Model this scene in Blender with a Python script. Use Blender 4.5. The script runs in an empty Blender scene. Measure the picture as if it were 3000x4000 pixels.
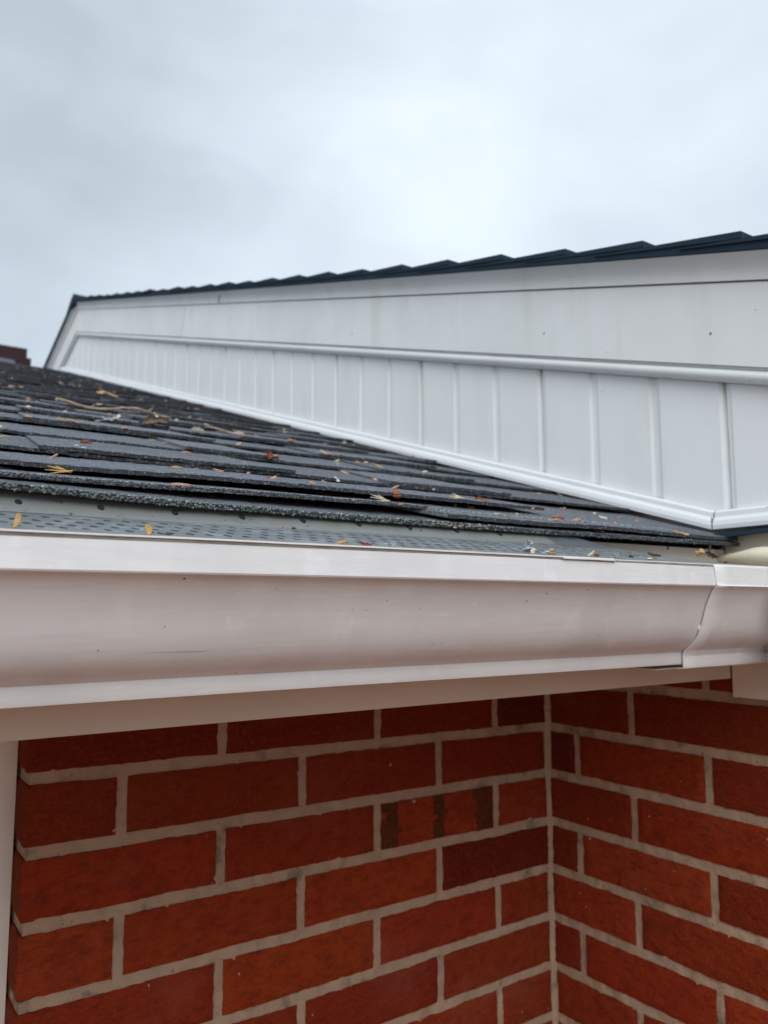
import bpy, bmesh, math, random
from mathutils import Vector, Matrix, noise
from mathutils.bvhtree import BVHTree
random.seed(7)
S = bpy.context.scene
COL = S.collection
R_ = math.radians

# ------------------------------------------------------------------ camera
RIGHT = Vector((0.8257289, -0.5640614, -0.00255)); UP = Vector((-0.0643871, -0.0987454, 0.993027)); FWD = Vector((0.5603803, 0.8198073, 0.1178552))
cam_d = bpy.data.cameras.new('camera'); cam = bpy.data.objects.new('camera', cam_d); COL.objects.link(cam)
cam.matrix_world = Matrix((( RIGHT.x, UP.x, -FWD.x, 0), (RIGHT.y, UP.y, -FWD.y, 0), (RIGHT.z, UP.z, -FWD.z, 0), (0, 0, 0, 1)))
cam_d.sensor_fit = 'HORIZONTAL'; cam_d.sensor_width = 36; cam_d.lens = 37.864
cam_d.clip_start = 0.02; cam_d.clip_end = 2000
cam_d.dof.use_dof = True; cam_d.dof.focus_distance = 0.56; cam_d.dof.aperture_fstop = 14.0
S.camera = cam
S.view_settings.view_transform = 'Standard'; S.view_settings.look = 'None'
S.view_settings.gamma = 1; S.view_settings.exposure = 0.27; S.view_settings.use_curve_mapping = False
FOC = 1744.89                                   # focal length on a 1659 px wide picture

# ------------------------------------------------------------------ sky and sun
SUN_EL, SUN_AZ = R_(44), R_(218)                # azimuth measured clockwise from +Y
W = bpy.data.worlds.new('World'); S.world = W; W.use_nodes = True
nt = W.node_tree; nt.nodes.clear()
def nd(nt, t, **kw):
    n = nt.nodes.new(t)
    for k, v in kw.items():
        if k in n.inputs: n.inputs[k].default_value = v
        else: setattr(n, k, v)
    return n
out = nd(nt, 'ShaderNodeOutputWorld'); sky = nd(nt, 'ShaderNodeTexSky', sky_type='NISHITA', sun_disc=False, sun_elevation=SUN_EL, sun_rotation=SUN_AZ, air_density=1.0, dust_density=3.0)
bg1 = nd(nt, 'ShaderNodeBackground', Strength=0.07); nt.links.new(sky.outputs[0], bg1.inputs[0])
tc = nd(nt, 'ShaderNodeTexCoord')
mp = nd(nt, 'ShaderNodeMapping'); mp.inputs['Scale'].default_value = (1.0, 1.0, 1.7); nt.links.new(tc.outputs['Generated'], mp.inputs[0])
n1 = nd(nt, 'ShaderNodeTexNoise', Scale=1.9, Detail=4.0, Roughness=0.5, Distortion=0.35); nt.links.new(mp.outputs[0], n1.inputs['Vector'])
n2 = nd(nt, 'ShaderNodeTexNoise', Scale=5.5, Detail=5.0, Roughness=0.5, Distortion=0.5); nt.links.new(mp.outputs[0], n2.inputs['Vector'])
mx = nd(nt, 'ShaderNodeMix', data_type='FLOAT'); mx.inputs[0].default_value = 0.22
nt.links.new(n1.outputs[0], mx.inputs[2]); nt.links.new(n2.outputs[0], mx.inputs[3])
# a thinner, brighter stretch of cloud to the right of the gable, a heavier grey bank to the left
def dirdot(v):
    d = nd(nt, 'ShaderNodeVectorMath', operation='DOT_PRODUCT'); nt.links.new(tc.outputs['Generated'], d.inputs[0]); d.inputs[1].default_value = Vector(v).normalized(); return d
bank = dirdot((-0.05, 0.78, 0.62)); r_b = nd(nt, 'ShaderNodeMapRange'); nt.links.new(bank.outputs['Value'], r_b.inputs[0])
r_b.inputs[1].default_value = 0.78; r_b.inputs[2].default_value = 1.0; r_b.inputs[3].default_value = 0.0; r_b.inputs[4].default_value = -0.23
thin = dirdot((0.62, 0.62, 0.48)); r_t = nd(nt, 'ShaderNodeMapRange'); nt.links.new(thin.outputs['Value'], r_t.inputs[0])
r_t.inputs[1].default_value = 0.86; r_t.inputs[2].default_value = 1.0; r_t.inputs[3].default_value = 0.0; r_t.inputs[4].default_value = 0.13
a1 = nd(nt, 'ShaderNodeMath', operation='ADD'); nt.links.new(mx.outputs[0], a1.inputs[0]); nt.links.new(r_b.outputs[0], a1.inputs[1])
a2 = nd(nt, 'ShaderNodeMath', operation='ADD'); nt.links.new(a1.outputs[0], a2.inputs[0]); nt.links.new(r_t.outputs[0], a2.inputs[1])
cr = nd(nt, 'ShaderNodeValToRGB'); nt.links.new(a2.outputs[0], cr.inputs[0])
e = cr.color_ramp.elements; e[0].position = 0.28; e[0].color = (0.46, 0.53, 0.60, 1); e[1].position = 0.72; e[1].color = (0.77, 0.86, 0.95, 1)
m_ = cr.color_ramp.elements.new(0.5); m_.color = (0.62, 0.705, 0.79, 1)
sx = nd(nt, 'ShaderNodeSeparateXYZ'); nt.links.new(tc.outputs['Generated'], sx.inputs[0])
zr = nd(nt, 'ShaderNodeMapRange'); nt.links.new(sx.outputs[2], zr.inputs[0]); zr.inputs[1].default_value = 0.62; zr.inputs[2].default_value = 1.0; zr.inputs[3].default_value = 1.0; zr.inputs[4].default_value = 2.3
bg2 = nd(nt, 'ShaderNodeBackground', Strength=1.0); nt.links.new(zr.outputs[0], bg2.inputs[1]); nt.links.new(cr.outputs[0], bg2.inputs[0])
ms = nd(nt, 'ShaderNodeMixShader'); ms.inputs[0].default_value = 0.93
nt.links.new(bg1.outputs[0], ms.inputs[1]); nt.links.new(bg2.outputs[0], ms.inputs[2]); nt.links.new(ms.outputs[0], out.inputs[0])
sd = bpy.data.lights.new('sun', 'SUN'); sd.energy = 1.35; sd.angle = R_(50); sd.color = (1.0, 0.97, 0.93)
so = bpy.data.objects.new('sun', sd); COL.objects.link(so)
dv = Vector((math.sin(SUN_AZ) * math.cos(SUN_EL), math.cos(SUN_AZ) * math.cos(SUN_EL), math.sin(SUN_EL)))
so.rotation_euler = dv.to_track_quat('Z', 'Y').to_euler(); so.location = dv * 20

# ------------------------------------------------------------------ materials
def mat(name, base, rough=0.5, spec=0.5, var=None, bump=None, attr=None, spots=None, scale=(1, 1, 1), sub=None, metallic=0):
    """base colour with optional noise variation, spots, per-face colour attribute and bump; all in object coordinates (metres)"""
    m = bpy.data.materials.new(name); m.use_nodes = True; t = m.node_tree; t.nodes.clear()
    o = nd(t, 'ShaderNodeOutputMaterial'); b = nd(t, 'ShaderNodeBsdfPrincipled', Roughness=rough, Metallic=metallic)
    b.inputs['Specular IOR Level'].default_value = spec
    t.links.new(b.outputs[0], o.inputs[0])
    c = nd(t, 'ShaderNodeTexCoord'); mpn = nd(t, 'ShaderNodeMapping'); mpn.inputs['Scale'].default_value = scale; t.links.new(c.outputs['Object'], mpn.inputs[0])
    cur = None
    rgb = nd(t, 'ShaderNodeRGB'); rgb.outputs[0].default_value = (*base, 1); cur = rgb.outputs[0]
    if attr:
        at = nd(t, 'ShaderNodeAttribute', attribute_name=attr); mm = nd(t, 'ShaderNodeMix', data_type='RGBA', blend_type='MULTIPLY'); mm.inputs[0].default_value = 1
        t.links.new(cur, mm.inputs[6]); t.links.new(at.outputs['Color'], mm.inputs[7]); cur = mm.outputs[2]
    for (sc, det, lo, hi, col, fac, vs) in (var or []):
        mp2 = nd(t, 'ShaderNodeMapping'); mp2.inputs['Scale'].default_value = vs; t.links.new(c.outputs['Object'], mp2.inputs[0])
        n = nd(t, 'ShaderNodeTexNoise', Scale=sc, Detail=det, Roughness=0.6); t.links.new(mp2.outputs[0], n.inputs['Vector'])
        r = nd(t, 'ShaderNodeMapRange'); t.links.new(n.outputs[0], r.inputs[0]); r.inputs[1].default_value = lo; r.inputs[2].default_value = hi; r.inputs[4].default_value = fac
        mm = nd(t, 'ShaderNodeMix', data_type='RGBA'); t.links.new(r.outputs[0], mm.inputs[0]); t.links.new(cur, mm.inputs[6]); mm.inputs[7].default_value = (*col, 1); cur = mm.outputs[2]
    t.links.new(cur, b.inputs['Base Color'])
    if bump:
        prev = None
        for (sc, det, strength, dist, vs) in bump:
            mp2 = nd(t, 'ShaderNodeMapping'); mp2.inputs['Scale'].default_value = vs; t.links.new(c.outputs['Object'], mp2.inputs[0])
            n = nd(t, 'ShaderNodeTexNoise', Scale=sc, Detail=det, Roughness=0.6); t.links.new(mp2.outputs[0], n.inputs['Vector'])
            bp = nd(t, 'ShaderNodeBump', Strength=strength, Distance=dist); t.links.new(n.outputs[0], bp.inputs['Height'])
            if prev: t.links.new(prev.outputs[0], bp.inputs['Normal'])
            prev = bp
        t.links.new(prev.outputs[0], b.inputs['Normal'])
    if sub: b.inputs['Subsurface Weight'].default_value = sub
    return m
I = (1, 1, 1)
M = {}
M['gutter'] = mat('gutter_paint', (0.735, 0.745, 0.745), 0.38, 0.45,
    var=[(9, 3, 0.42, 0.75, (0.62, 0.60, 0.60), 0.45, (1, 1, 2.5)), (38, 3, 0.63, 0.68, (0.84, 0.85, 0.86), 0.4, (1, 1, 0.8)),
         (42, 2, 0.58, 0.74, (0.82, 0.83, 0.84), 0.35, (1, 1, 0.10)), (95, 3, 0.62, 0.68, (0.82, 0.83, 0.84), 0.4, (0.5, 1, 1.6)), (11, 4, 0.50, 0.72, (0.58, 0.57, 0.56), 0.45, (1, 1, 0.5)), (420, 3, 0.5, 0.8, (0.62, 0.61, 0.62), 0.5, (0.05, 1, 1)),
         (330, 0, 0.865, 0.885, (0.12, 0.11, 0.10), 0.9, I)],
    bump=[(500, 3, 0.25, 0.0003, (0.04, 1, 1)), (14, 2, 0.25, 0.002, I)])
M['fascia'] = mat('fascia_paint', (0.70, 0.64, 0.55), 0.5, 0.35,
    var=[(6, 3, 0.4, 0.75, (0.58, 0.52, 0.46), 0.5, I), (170, 0, 0.87, 0.89, (0.15, 0.1, 0.07), 0.9, I)], bump=[(40, 3, 0.1, 0.001, I)])
M['guard'] = mat('guard_metal', (0.115, 0.127, 0.137), 0.45, 0.5, metallic=0.15,
    var=[(60, 4, 0.5, 0.7, (0.30, 0.33, 0.35), 0.6, I), (45, 4, 0.58, 0.66, (0.12, 0.14, 0.08), 0.5, (1, 2, 2)), (500, 2, 0.66, 0.72, (0.45, 0.48, 0.5), 0.6, I)], bump=[(60, 3, 0.2, 0.001, I)])
M['flange'] = mat('flange_metal', (0.16, 0.165, 0.16), 0.5, 0.4,
    var=[(30, 4, 0.45, 0.7, (0.13, 0.145, 0.11), 0.7, (1, 2, 2)), (170, 5, 0.635, 0.665, (0.03, 0.035, 0.02), 0.95, I), (420, 2, 0.70, 0.73, (0.02, 0.025, 0.015), 0.9, I)], bump=[(90, 3, 0.2, 0.001, I)])
M['flange_end'] = mat('flange_dull', (0.085, 0.095, 0.11), 0.6, 0.3, var=[(40, 4, 0.45, 0.7, (0.05, 0.055, 0.06), 0.6, I)])
M['hem'] = mat('hem_metal', (0.82, 0.82, 0.80), 0.4, 0.5, var=[(90, 3, 0.5, 0.8, (0.55, 0.54, 0.5), 0.5, (0.3, 1, 1))])
M['groove'] = mat('hem_groove', (0.34, 0.32, 0.29), 0.6, 0.3, var=[(60, 4, 0.5, 0.6, (0.2, 0.15, 0.12), 0.7, (0.4, 1, 1))])
M['dark_metal'] = mat('dark_screw', (0.022, 0.026, 0.026), 0.95, 0.05)
M['siding'] = mat('vinyl_siding', (0.75, 0.775, 0.785), 0.5, 0.35, var=[(3, 3, 0.4, 0.7, (0.71, 0.74, 0.74), 0.5, I), (16, 4, 0.52, 0.75, (0.60, 0.62, 0.57), 0.5, (1, 1, 0.18)), (120, 2, 0.74, 0.78, (0.3, 0.3, 0.27), 0.5, I)], bump=[(160, 3, 0.05, 0.0005, (1, 1, 0.1))])
M['trim'] = mat('white_trim', (0.72, 0.74, 0.75), 0.42, 0.4, var=[(8, 4, 0.5, 0.75, (0.60, 0.61, 0.60), 0.4, I), (140, 1, 0.76, 0.80, (0.2, 0.2, 0.18), 0.7, I)])
M['rake'] = mat('rake_paint', (0.78, 0.80, 0.80), 0.5, 0.35, var=[(4, 4, 0.4, 0.7, (0.66, 0.68, 0.665), 0.6, I), (14, 4, 0.55, 0.75, (0.58, 0.60, 0.56), 0.45, (1, 1.5, 0.25)), (130, 1, 0.78, 0.81, (0.3, 0.3, 0.28), 0.6, I)], bump=[(20, 3, 0.1, 0.002, I)])
M['seam'] = mat('seam_dark', (0.10, 0.11, 0.12), 0.7, 0.2)
M['shingle'] = mat('asphalt_shingle', (0.155, 0.172, 0.190), 0.9, 0.25, attr='bcol',
    var=[(340, 2, 0.47, 0.55, (0.055, 0.062, 0.075), 0.75, I), (420, 1, 0.60, 0.66, (0.34, 0.36, 0.38), 0.7, I), (650, 3, 0.42, 0.60, (0.040, 0.045, 0.055), 0.75, I), (800, 2, 0.58, 0.66, (0.24, 0.25, 0.275), 0.7, I), (14, 4, 0.5, 0.75, (0.06, 0.065, 0.075), 0.5, I), (700, 0, 0.80, 0.84, (0.42, 0.44, 0.44), 0.8, I)],
    bump=[(900, 2, 0.8, 0.0009, I)])
M['navy'] = mat('blue_black_shingle', (0.012, 0.028, 0.045), 0.85, 0.25, var=[(700, 2, 0.5, 0.7, (0.03, 0.05, 0.07), 0.6, I)], bump=[(700, 2, 0.6, 0.001, I)])
M['felt'] = mat('roof_felt', (0.012, 0.012, 0.014), 0.95, 0.1)
M['chip'] = mat('granules', (1, 1, 1), 0.9, 0.2, attr='bcol')
M['brick'] = mat('clay_brick', (0.245, 0.033, 0.0095), 0.9, 0.12, attr='bcol',
    var=[(22, 4, 0.5, 0.7, (0.17, 0.018, 0.009), 0.55, I), (75, 5, 0.45, 0.70, (0.12, 0.016, 0.008), 0.7, (1, 1, 2)), (9, 3, 0.58, 0.8, (0.30, 0.12, 0.08), 0.25, I), (260, 4, 0.5, 0.7, (0.32, 0.058, 0.022), 0.45, (1, 1, 1.6)), (330, 2, 0.68, 0.74, (0.06, 0.012, 0.008), 0.7, I), (120, 0, 0.86, 0.88, (0.5, 0.42, 0.36), 0.8, I)],
    bump=[(420, 3, 0.7, 0.0015, I), (80, 4, 0.7, 0.0035, (1, 1, 2))])
M['mortar'] = mat('mortar', (0.42, 0.305, 0.215), 0.95, 0.15,
    var=[(40, 5, 0.45, 0.7, (0.30, 0.22, 0.15), 0.7, I), (400, 3, 0.5, 0.75, (0.42, 0.35, 0.28), 0.5, I), (28, 4, 0.58, 0.70, (0.11, 0.10, 0.08), 0.75, I), (12, 3, 0.55, 0.75, (0.44, 0.36, 0.29), 0.6, I), (300, 1, 0.70, 0.74, (0.08, 0.07, 0.06), 0.8, I)],
    bump=[(420, 4, 0.6, 0.0015, I), (90, 4, 0.5, 0.003, I)])
M['frame'] = mat('window_frame_white', (0.85, 0.83, 0.76), 0.4, 0.4, var=[(5, 2, 0.4, 0.7, (0.80, 0.78, 0.70), 0.5, I)])
M['glass'] = mat('window_glass', (0.03, 0.04, 0.045), 0.05, 0.8)
M['soffit'] = mat('soffit_white', (0.6, 0.58, 0.55), 0.55, 0.3)
M['cream'] = mat('cream_sealant', (0.74, 0.68, 0.52), 0.45, 0.4, var=[(25, 3, 0.45, 0.7, (0.58, 0.50, 0.34), 0.5, I)], bump=[(50, 3, 0.3, 0.003, I)])
M['chimney'] = mat('chimney_brick', (0.050, 0.028, 0.030), 0.9, 0.2, var=[(7, 4, 0.4, 0.7, (0.035, 0.017, 0.02), 0.8, (1, 1, 3))])
M['lead'] = mat('lead_flashing', (0.16, 0.17, 0.2), 0.6, 0.3)
M['ground'] = mat('red_paving', (0.26, 0.125, 0.065), 0.9, 0.2, var=[(1.5, 5, 0.4, 0.7, (0.18, 0.10, 0.06), 0.6, I), (30, 4, 0.5, 0.7, (0.34, 0.17, 0.1), 0.5, I)], bump=[(30, 4, 0.4, 0.01, I)])
def dm(n, c, c2, r=0.6, sub=None): M[n] = mat(n, c, r, 0.3, var=[(260, 4, 0.42, 0.62, c2, 0.75, I)], bump=[(500, 3, 0.4, 0.0006, I)])
dm('samara_tan', (0.55, 0.36, 0.16), (0.33, 0.19, 0.07)); dm('samara_cream', (0.62, 0.56, 0.42), (0.45, 0.34, 0.20)); dm('husk_orange', (0.50, 0.29, 0.18), (0.36, 0.17, 0.09))
dm('straw', (0.62, 0.40, 0.13), (0.42, 0.24, 0.06)); dm('bud_red', (0.22, 0.06, 0.035), (0.10, 0.03, 0.02)); dm('leaf_brown', (0.20, 0.15, 0.115), (0.10, 0.07, 0.055))
dm('leaf_rust', (0.34, 0.11, 0.05), (0.18, 0.06, 0.03)); dm('husk_pink', (0.42, 0.25, 0.20), (0.28, 0.15, 0.12)); dm('twig_tan', (0.42, 0.30, 0.20), (0.26, 0.17, 0.11)); dm('stick_white', (0.52, 0.50, 0.50), (0.36, 0.33, 0.32))
dm('plastic_grey', (0.26, 0.29, 0.32), (0.42, 0.46, 0.50), 0.25); dm('dark_bit', (0.05, 0.035, 0.03), (0.10, 0.06, 0.04)); dm('pebble_pale', (0.36, 0.34, 0.28), (0.22, 0.21, 0.17)); dm('moss', (0.05, 0.12, 0.03), (0.03, 0.07, 0.02))

# ------------------------------------------------------------------ helpers
def thing(name, label, cat, loc=(0, 0, 0), group=None):
    o = bpy.data.objects.new(name, None); COL.objects.link(o); o.location = loc; o.empty_display_size = 0.05
    o['label'] = label; o['category'] = cat
    if group: o['group'] = group
    return o
def tag(o, label, cat, group=None):
    o['label'] = label; o['category'] = cat
    if group: o['group'] = group
    return o
class MB:
    def __init__(s): s.v = []; s.f = []; s.c = []; s.mi = []; s.sm = []
    def quad(s, pts, c=(1, 1, 1), mi=0, sm=False):
        i = len(s.v); s.v += [tuple(p) for p in pts]; s.f.append(tuple(range(i, i + len(pts)))); s.c.append(c); s.mi.append(mi); s.sm.append(sm)
    def box(s, a, b, c=(1, 1, 1), mi=0):
        x0, y0, z0 = a; x1, y1, z1 = b; i = len(s.v)
        s.v += [(x0, y0, z0), (x1, y0, z0), (x1, y1, z0), (x0, y1, z0), (x0, y0, z1), (x1, y0, z1), (x1, y1, z1), (x0, y1, z1)]
        for q in ((0, 3, 2, 1), (4, 5, 6, 7), (0, 1, 5, 4), (1, 2, 6, 5), (2, 3, 7, 6), (3, 0, 4, 7)):
            s.f.append(tuple(i + k for k in q)); s.c.append(c); s.mi.append(mi); s.sm.append(False)
    def grid(s, rows, c=(1, 1, 1), mi=0, sm=True, closed=False):
        """rows: list of lists of points"""
        i = len(s.v); n = len(rows[0])
        for r in rows: s.v += [tuple(p) for p in r]
        for a in range(len(rows) - 1):
            for b in range(n if closed else n - 1):
                b2 = (b + 1) % n
                s.f.append((i + a * n + b, i + a * n + b2, i + (a + 1) * n + b2, i + (a + 1) * n + b)); s.c.append(c); s.mi.append(mi); s.sm.append(sm)
    def prism(s, poly, axis, a, b, c=(1, 1, 1), mi=0):
        """polygon of 2-tuples in the plane across axis, extruded from a to b"""
        def P(p, t): return (t, p[0], p[1]) if axis == 'x' else ((p[0], t, p[1]) if axis == 'y' else (p[0], p[1], t))
        n = len(poly); i = len(s.v); s.v += [P(p, a) for p in poly] + [P(p, b) for p in poly]
        s.f.append(tuple(i + k for k in range(n))); s.f.append(tuple(i + n + k for k in reversed(range(n))))
        for k in range(n): s.f.append((i + k, i + (k + 1) % n, i + n + (k + 1) % n, i + n + k))
        for _ in range(n + 2): s.c.append(c); s.mi.append(mi); s.sm.append(False)
    def tube(s, pts, rad, n=8, c=(1, 1, 1), mi=0, cap=True):
        pts = [Vector(p) for p in pts]; rows = []
        for k, p in enumerate(pts):
            d = (pts[min(k + 1, len(pts) - 1)] - pts[max(k - 1, 0)]).normalized()
            u = d.orthogonal().normalized() if k == 0 else (u - d * u.dot(d)).normalized()
            w = d.cross(u); r = rad[k] if isinstance(rad, (list, tuple)) else rad
            rows.append([p + (u * math.cos(2 * math.pi * j / n) + w * math.sin(2 * math.pi * j / n)) * r for j in range(n)])
        i = len(s.v); s.grid(rows, c, mi, True, True)
        if cap:
            s.f.append(tuple(i + j for j in range(n))); s.f.append(tuple(i + (len(pts) - 1) * n + j for j in reversed(range(n))))
            for _ in range(2): s.c.append(c); s.mi.append(mi); s.sm.append(False)
    def build(s, name, mats, parent=None, col=False, fix=True, sharp=None):
        me = bpy.data.meshes.new(name); me.from_pydata(s.v, [], s.f)
        for m in (mats if isinstance(mats, (list, tuple)) else [mats]): me.materials.append(m)
        me.polygons.foreach_set('material_index', s.mi); me.polygons.foreach_set('use_smooth', s.sm)
        if col:
            at = me.color_attributes.new('bcol', 'FLOAT_COLOR', 'CORNER'); data = []
            for p, c in zip(me.polygons, s.c):
                for _ in range(p.loop_total): data += [c[0], c[1], c[2], 1]
            at.data.foreach_set('color', data)
        if fix:
            bm = bmesh.new(); bm.from_mesh(me); bmesh.ops.recalc_face_normals(bm, faces=bm.faces); bm.to_mesh(me); bm.free()
        if sharp: me.set_sharp_from_angle(angle=R_(sharp))
        o = bpy.data.objects.new(name, me); COL.objects.link(o)
        if parent: o.parent = parent; o.location = -parent.location
        return o
def blob(mb, c, r, seed=0, n=8, squash=(1, 1, 1), c_=(1, 1, 1), lump=0.25):
    rows = []
    for j in range(n + 1):
        ph = math.pi * j / n; row = []
        for i in range(n + 2):
            th = 2 * math.pi * i / (n + 2); d = Vector((math.sin(ph) * math.cos(th), math.sin(ph) * math.sin(th), math.cos(ph)))
            k = 1 + lump * nz(d.x * 2.1 + seed, d.y * 2.1, d.z * 2.1); row.append((c[0] + d.x * r * k * squash[0], c[1] + d.y * r * k * squash[1], c[2] + d.z * r * k * squash[2]))
        rows.append(row)
    mb.grid(rows, c_, closed=True)
def nz(x, y=0, z=0): return noise.noise(Vector((x, y, z)))
T = math.tan(R_(16.951))                         # roof pitch
YA, TF = 3.68, 0.285                             # gable apex, slope beyond it
def sstep(a, b, x): t = min(max((x - a) / (b - a), 0), 1); return t * t * (3 - 2 * t)

# ------------------------------------------------------------------ ground
g = MB(); g.quad([(-300, -300, -2.35), (300, -300, -2.35), (300, 300, -2.35), (-300, 300, -2.35)])
go = g.build('ground', M['ground']); go['kind'] = 'structure'

# ------------------------------------------------------------------ brick walls
YW, XW = 0.86, 0.8745
ZL = [(-0.0945, -0.105), (-0.1643, -0.172), (-0.2345, -0.2372), (-0.3030, -0.3040), (-0.3737, -0.3684), (-0.4445, -0.4335), (-0.5110, -0.4995)]
XL, XR = 0.169, XW
def bedz(k, x):
    """centre height of bed joint k of the wall under the eave at x"""
    if k < 0: return -0.028
    a, b = ZL[k] if k < 7 else (ZL[6][0] - 0.0667 * (k - 6), ZL[6][1] - 0.0663 * (k - 6))
    return a + (b - a) * (x - XL) / (XR - XL)
def bedr(k, y):
    if k < 0: return -0.028
    b = ZL[k][1] if k < 7 else ZL[6][1] - 0.0663 * (k - 6)
    return b + 0.0008 * math.sin(k * 2.1) * (YW - y) / 0.3
def brick(mb, P, u0, u1, zb, zt, colr, fine, seed, bands=None):
    """P(u, z, d) maps along-wall u, height z, depth d (0 at the face)"""
    nu, nv = (max(6, int((u1 - u0) / 0.006)), 9) if fine else (5, 2)
    rows = []
    L = u1 - u0
    for j in range(nv + 1):
        row = []
        for i in range(nu + 1):
            u = u0 + L * i / nu; a, b = zb(u), zt(u); z = a + (b - a) * j / nv; d = 0.0
            if fine:
                du = dz = 0
                if i in (0, nu): du = 0.0011 * nz(z * 130, seed, 3) + 0.0005 * nz(z * 420, seed, 8)
                if j in (0, nv): dz = 0.0010 * nz(u * 110, seed, 7) + 0.0006 * nz(u * 380, seed, 9)
                u += du; z += dz
                d = 0.0012 * nz(u * 45, z * 80, seed) + 0.0005 * nz(u * 220, z * 260, seed)
                if i in (0, nu) or j in (0, nv): d += 0.0016
            row.append(P(u, z, d))
        rows.append(row)
    i0 = len(mb.v)
    mb.grid(rows, colr, 0, True)
    if bands:
        for jj in range(nv):
            for ii in range(nu):
                fr = (ii + 0.5) / nu + 0.035 * nz(jj * 0.9, ii * 0.5, 4)
                if any(x0 <= fr <= x1 for x0, x1 in bands): mb.c[len(mb.c) - nu * nv + jj * nu + ii] = (0.27, 0.85, 1.1)
    # side skirts going back into the mortar
    per = [rows[0][i] for i in range(nu + 1)] + [rows[j][nu] for j in range(1, nv + 1)] + [rows[nv][i] for i in range(nu - 1, -1, -1)] + [rows[j][0] for j in range(nv - 1, 0, -1)]
    ctr = P(0, 0, 0.012); c0 = P(0, 0, 0); off = Vector(ctr) - Vector(c0)
    back = [tuple(Vector(p) + off) for p in per]
    mb.grid([per, back], colr, 0, True, True)
def bcolor(r, tone=None):
    t = 0.72 + 0.50 * r.random() if tone is None else tone
    return (t, t * (0.85 + 0.3 * r.random()), t * (0.8 + 0.4 * r.random()))
HJ = 0.0112; BJ = 0.0125
rnd = random.Random(3)
# wall under the eave (faces the camera)
wallA = thing('brick_wall', 'red brick wall under the white fascia, left of the inside corner, holding the banded brick', 'brick wall', (0.52, YW, -1.2))
mb = MB()
PA = lambda u, z, d: (u, YW + d, z)
for k in range(-1, 35):
    zt = lambda x, k=k: bedz(k, x) - BJ / 2 * (1 + 0.22 * nz(x * 14, k, 1)); zb = lambda x, k=k: bedz(k + 1, x) + BJ / 2 * (1 + 0.22 * nz(x * 14, k, 5))
    if k == -1:
        zt = lambda x: -0.030
    js = ([0.262, 0.472, 0.675] if k % 2 else [0.371, 0.578, 0.775])
    js = [j + 0.002 * nz(k * 3.7, j * 9) for j in js]
    us = [XL] + js + [XR - 0.001 - 0.006 * rnd.random()]
    if k == 0: pass
    fine = k < 9
    for q in range(len(us) - 1):
        a = us[q] + (0 if q == 0 else HJ / 2 * (1 + 0.4 * nz(k, q, 2))); b = us[q + 1] - (HJ / 2 * (1 + 0.4 * nz(k, q, 4)) if q < len(us) - 2 else 0)
        tone = None; bands = None
        if k == 2 and q == 2: tone = 1.1; bands = [(0, 0.14), (0.44, 0.54), (0.82, 1)]
        if k == 3 and q == 3: tone = 0.45
        if k == 0: tone = 0.6 + 0.1 * q / 3  # top course coloured darker, standing in for shade under the eave
        if k == 1: tone = 0.72 + 0.1 * rnd.random()  # second course: milder eave shade put into the brick colour
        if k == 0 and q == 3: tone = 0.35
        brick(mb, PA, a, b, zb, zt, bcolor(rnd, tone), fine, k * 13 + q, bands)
    # return face into the window reveal
    PR = lambda u, z, d: (XL + d, u, z)
    brick(mb, PR, YW + 0.002, YW + 0.1, lambda u, k=k: bedz(k + 1, XL) + BJ / 2, (lambda u, k=k: bedz(k, XL) - BJ / 2) if k >= 0 else (lambda u: -0.03), bcolor(rnd, 0.75), fine, k * 7 + 91)
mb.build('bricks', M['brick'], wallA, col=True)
m2 = MB(); rows = []
zs = [-0.029 - 0.0045 * i for i in range(150)] + [-0.75 - 0.1 * i for i in range(17)]
xs = [XL + 0.0035 + (XW + 0.01 - XL - 0.0035) * i / 170 for i in range(171)]
def md(a, b, s): return 0.0030 + 0.0022 * nz(a * 60, b * 60, s) + 0.0012 * nz(a * 260, b * 260, s)
for z in zs: rows.append([(XL + 0.0035 + 0.001 * nz(z * 90, 1), YW + 0.12, z), (XL + 0.0030 + 0.0015 * nz(z * 90, 3), YW + 0.004, z)] + [(x, YW + md(x, z, 1), z) for x in xs])
m2.grid(rows); m2.build('mortar', M['mortar'], wallA)
# wall of the wing, running towards the viewer on the right
wallB = thing('brick_wall', 'red brick wall under the frieze board, running from the inside corner towards the viewer on the right', 'brick wall', (XW, 0.3, -1.2))
mb = MB(); PB = lambda u, z, d: (XW + d, u, z)
for k in range(-1, 35):
    zt = lambda y, k=k: bedr(k, y) - BJ / 2 * (1 + 0.22 * nz(y * 14, k, 21)); zb = lambda y, k=k: bedr(k + 1, y) + BJ / 2 * (1 + 0.22 * nz(y * 14, k, 25))
    if k == -1: zt = lambda y: -0.030
    first = 0.805 if k % 2 else 0.711
    us = [YW - 0.001 - 0.006 * rnd.random()]; y = first
    while y > -1.0: us.append(y + 0.004 * nz(k * 2.3, y * 5)); y -= 0.205
    us.append(-1.05)
    for q in range(len(us) - 1):
        b = us[q] - (0.0 if q == 0 else HJ / 2); a = us[q + 1] + HJ / 2
        tone = None
        if k == 0: tone = 0.65  # top course darkened in colour to imitate shade below the boards
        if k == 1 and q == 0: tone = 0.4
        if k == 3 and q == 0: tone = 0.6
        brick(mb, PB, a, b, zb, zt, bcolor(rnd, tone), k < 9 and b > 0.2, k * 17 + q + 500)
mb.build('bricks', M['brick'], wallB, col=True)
m2 = MB(); rows = []; ys = [-1.05 + 0.0045 * i for i in range(int((YW + 0.01 + 1.05) / 0.0045))]
for z in zs[::1]: rows.append([(XW + md(yy, z, 9), yy, z) for yy in ys])
m2.grid(rows); m2.build('mortar', M['mortar'], wallB)
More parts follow.
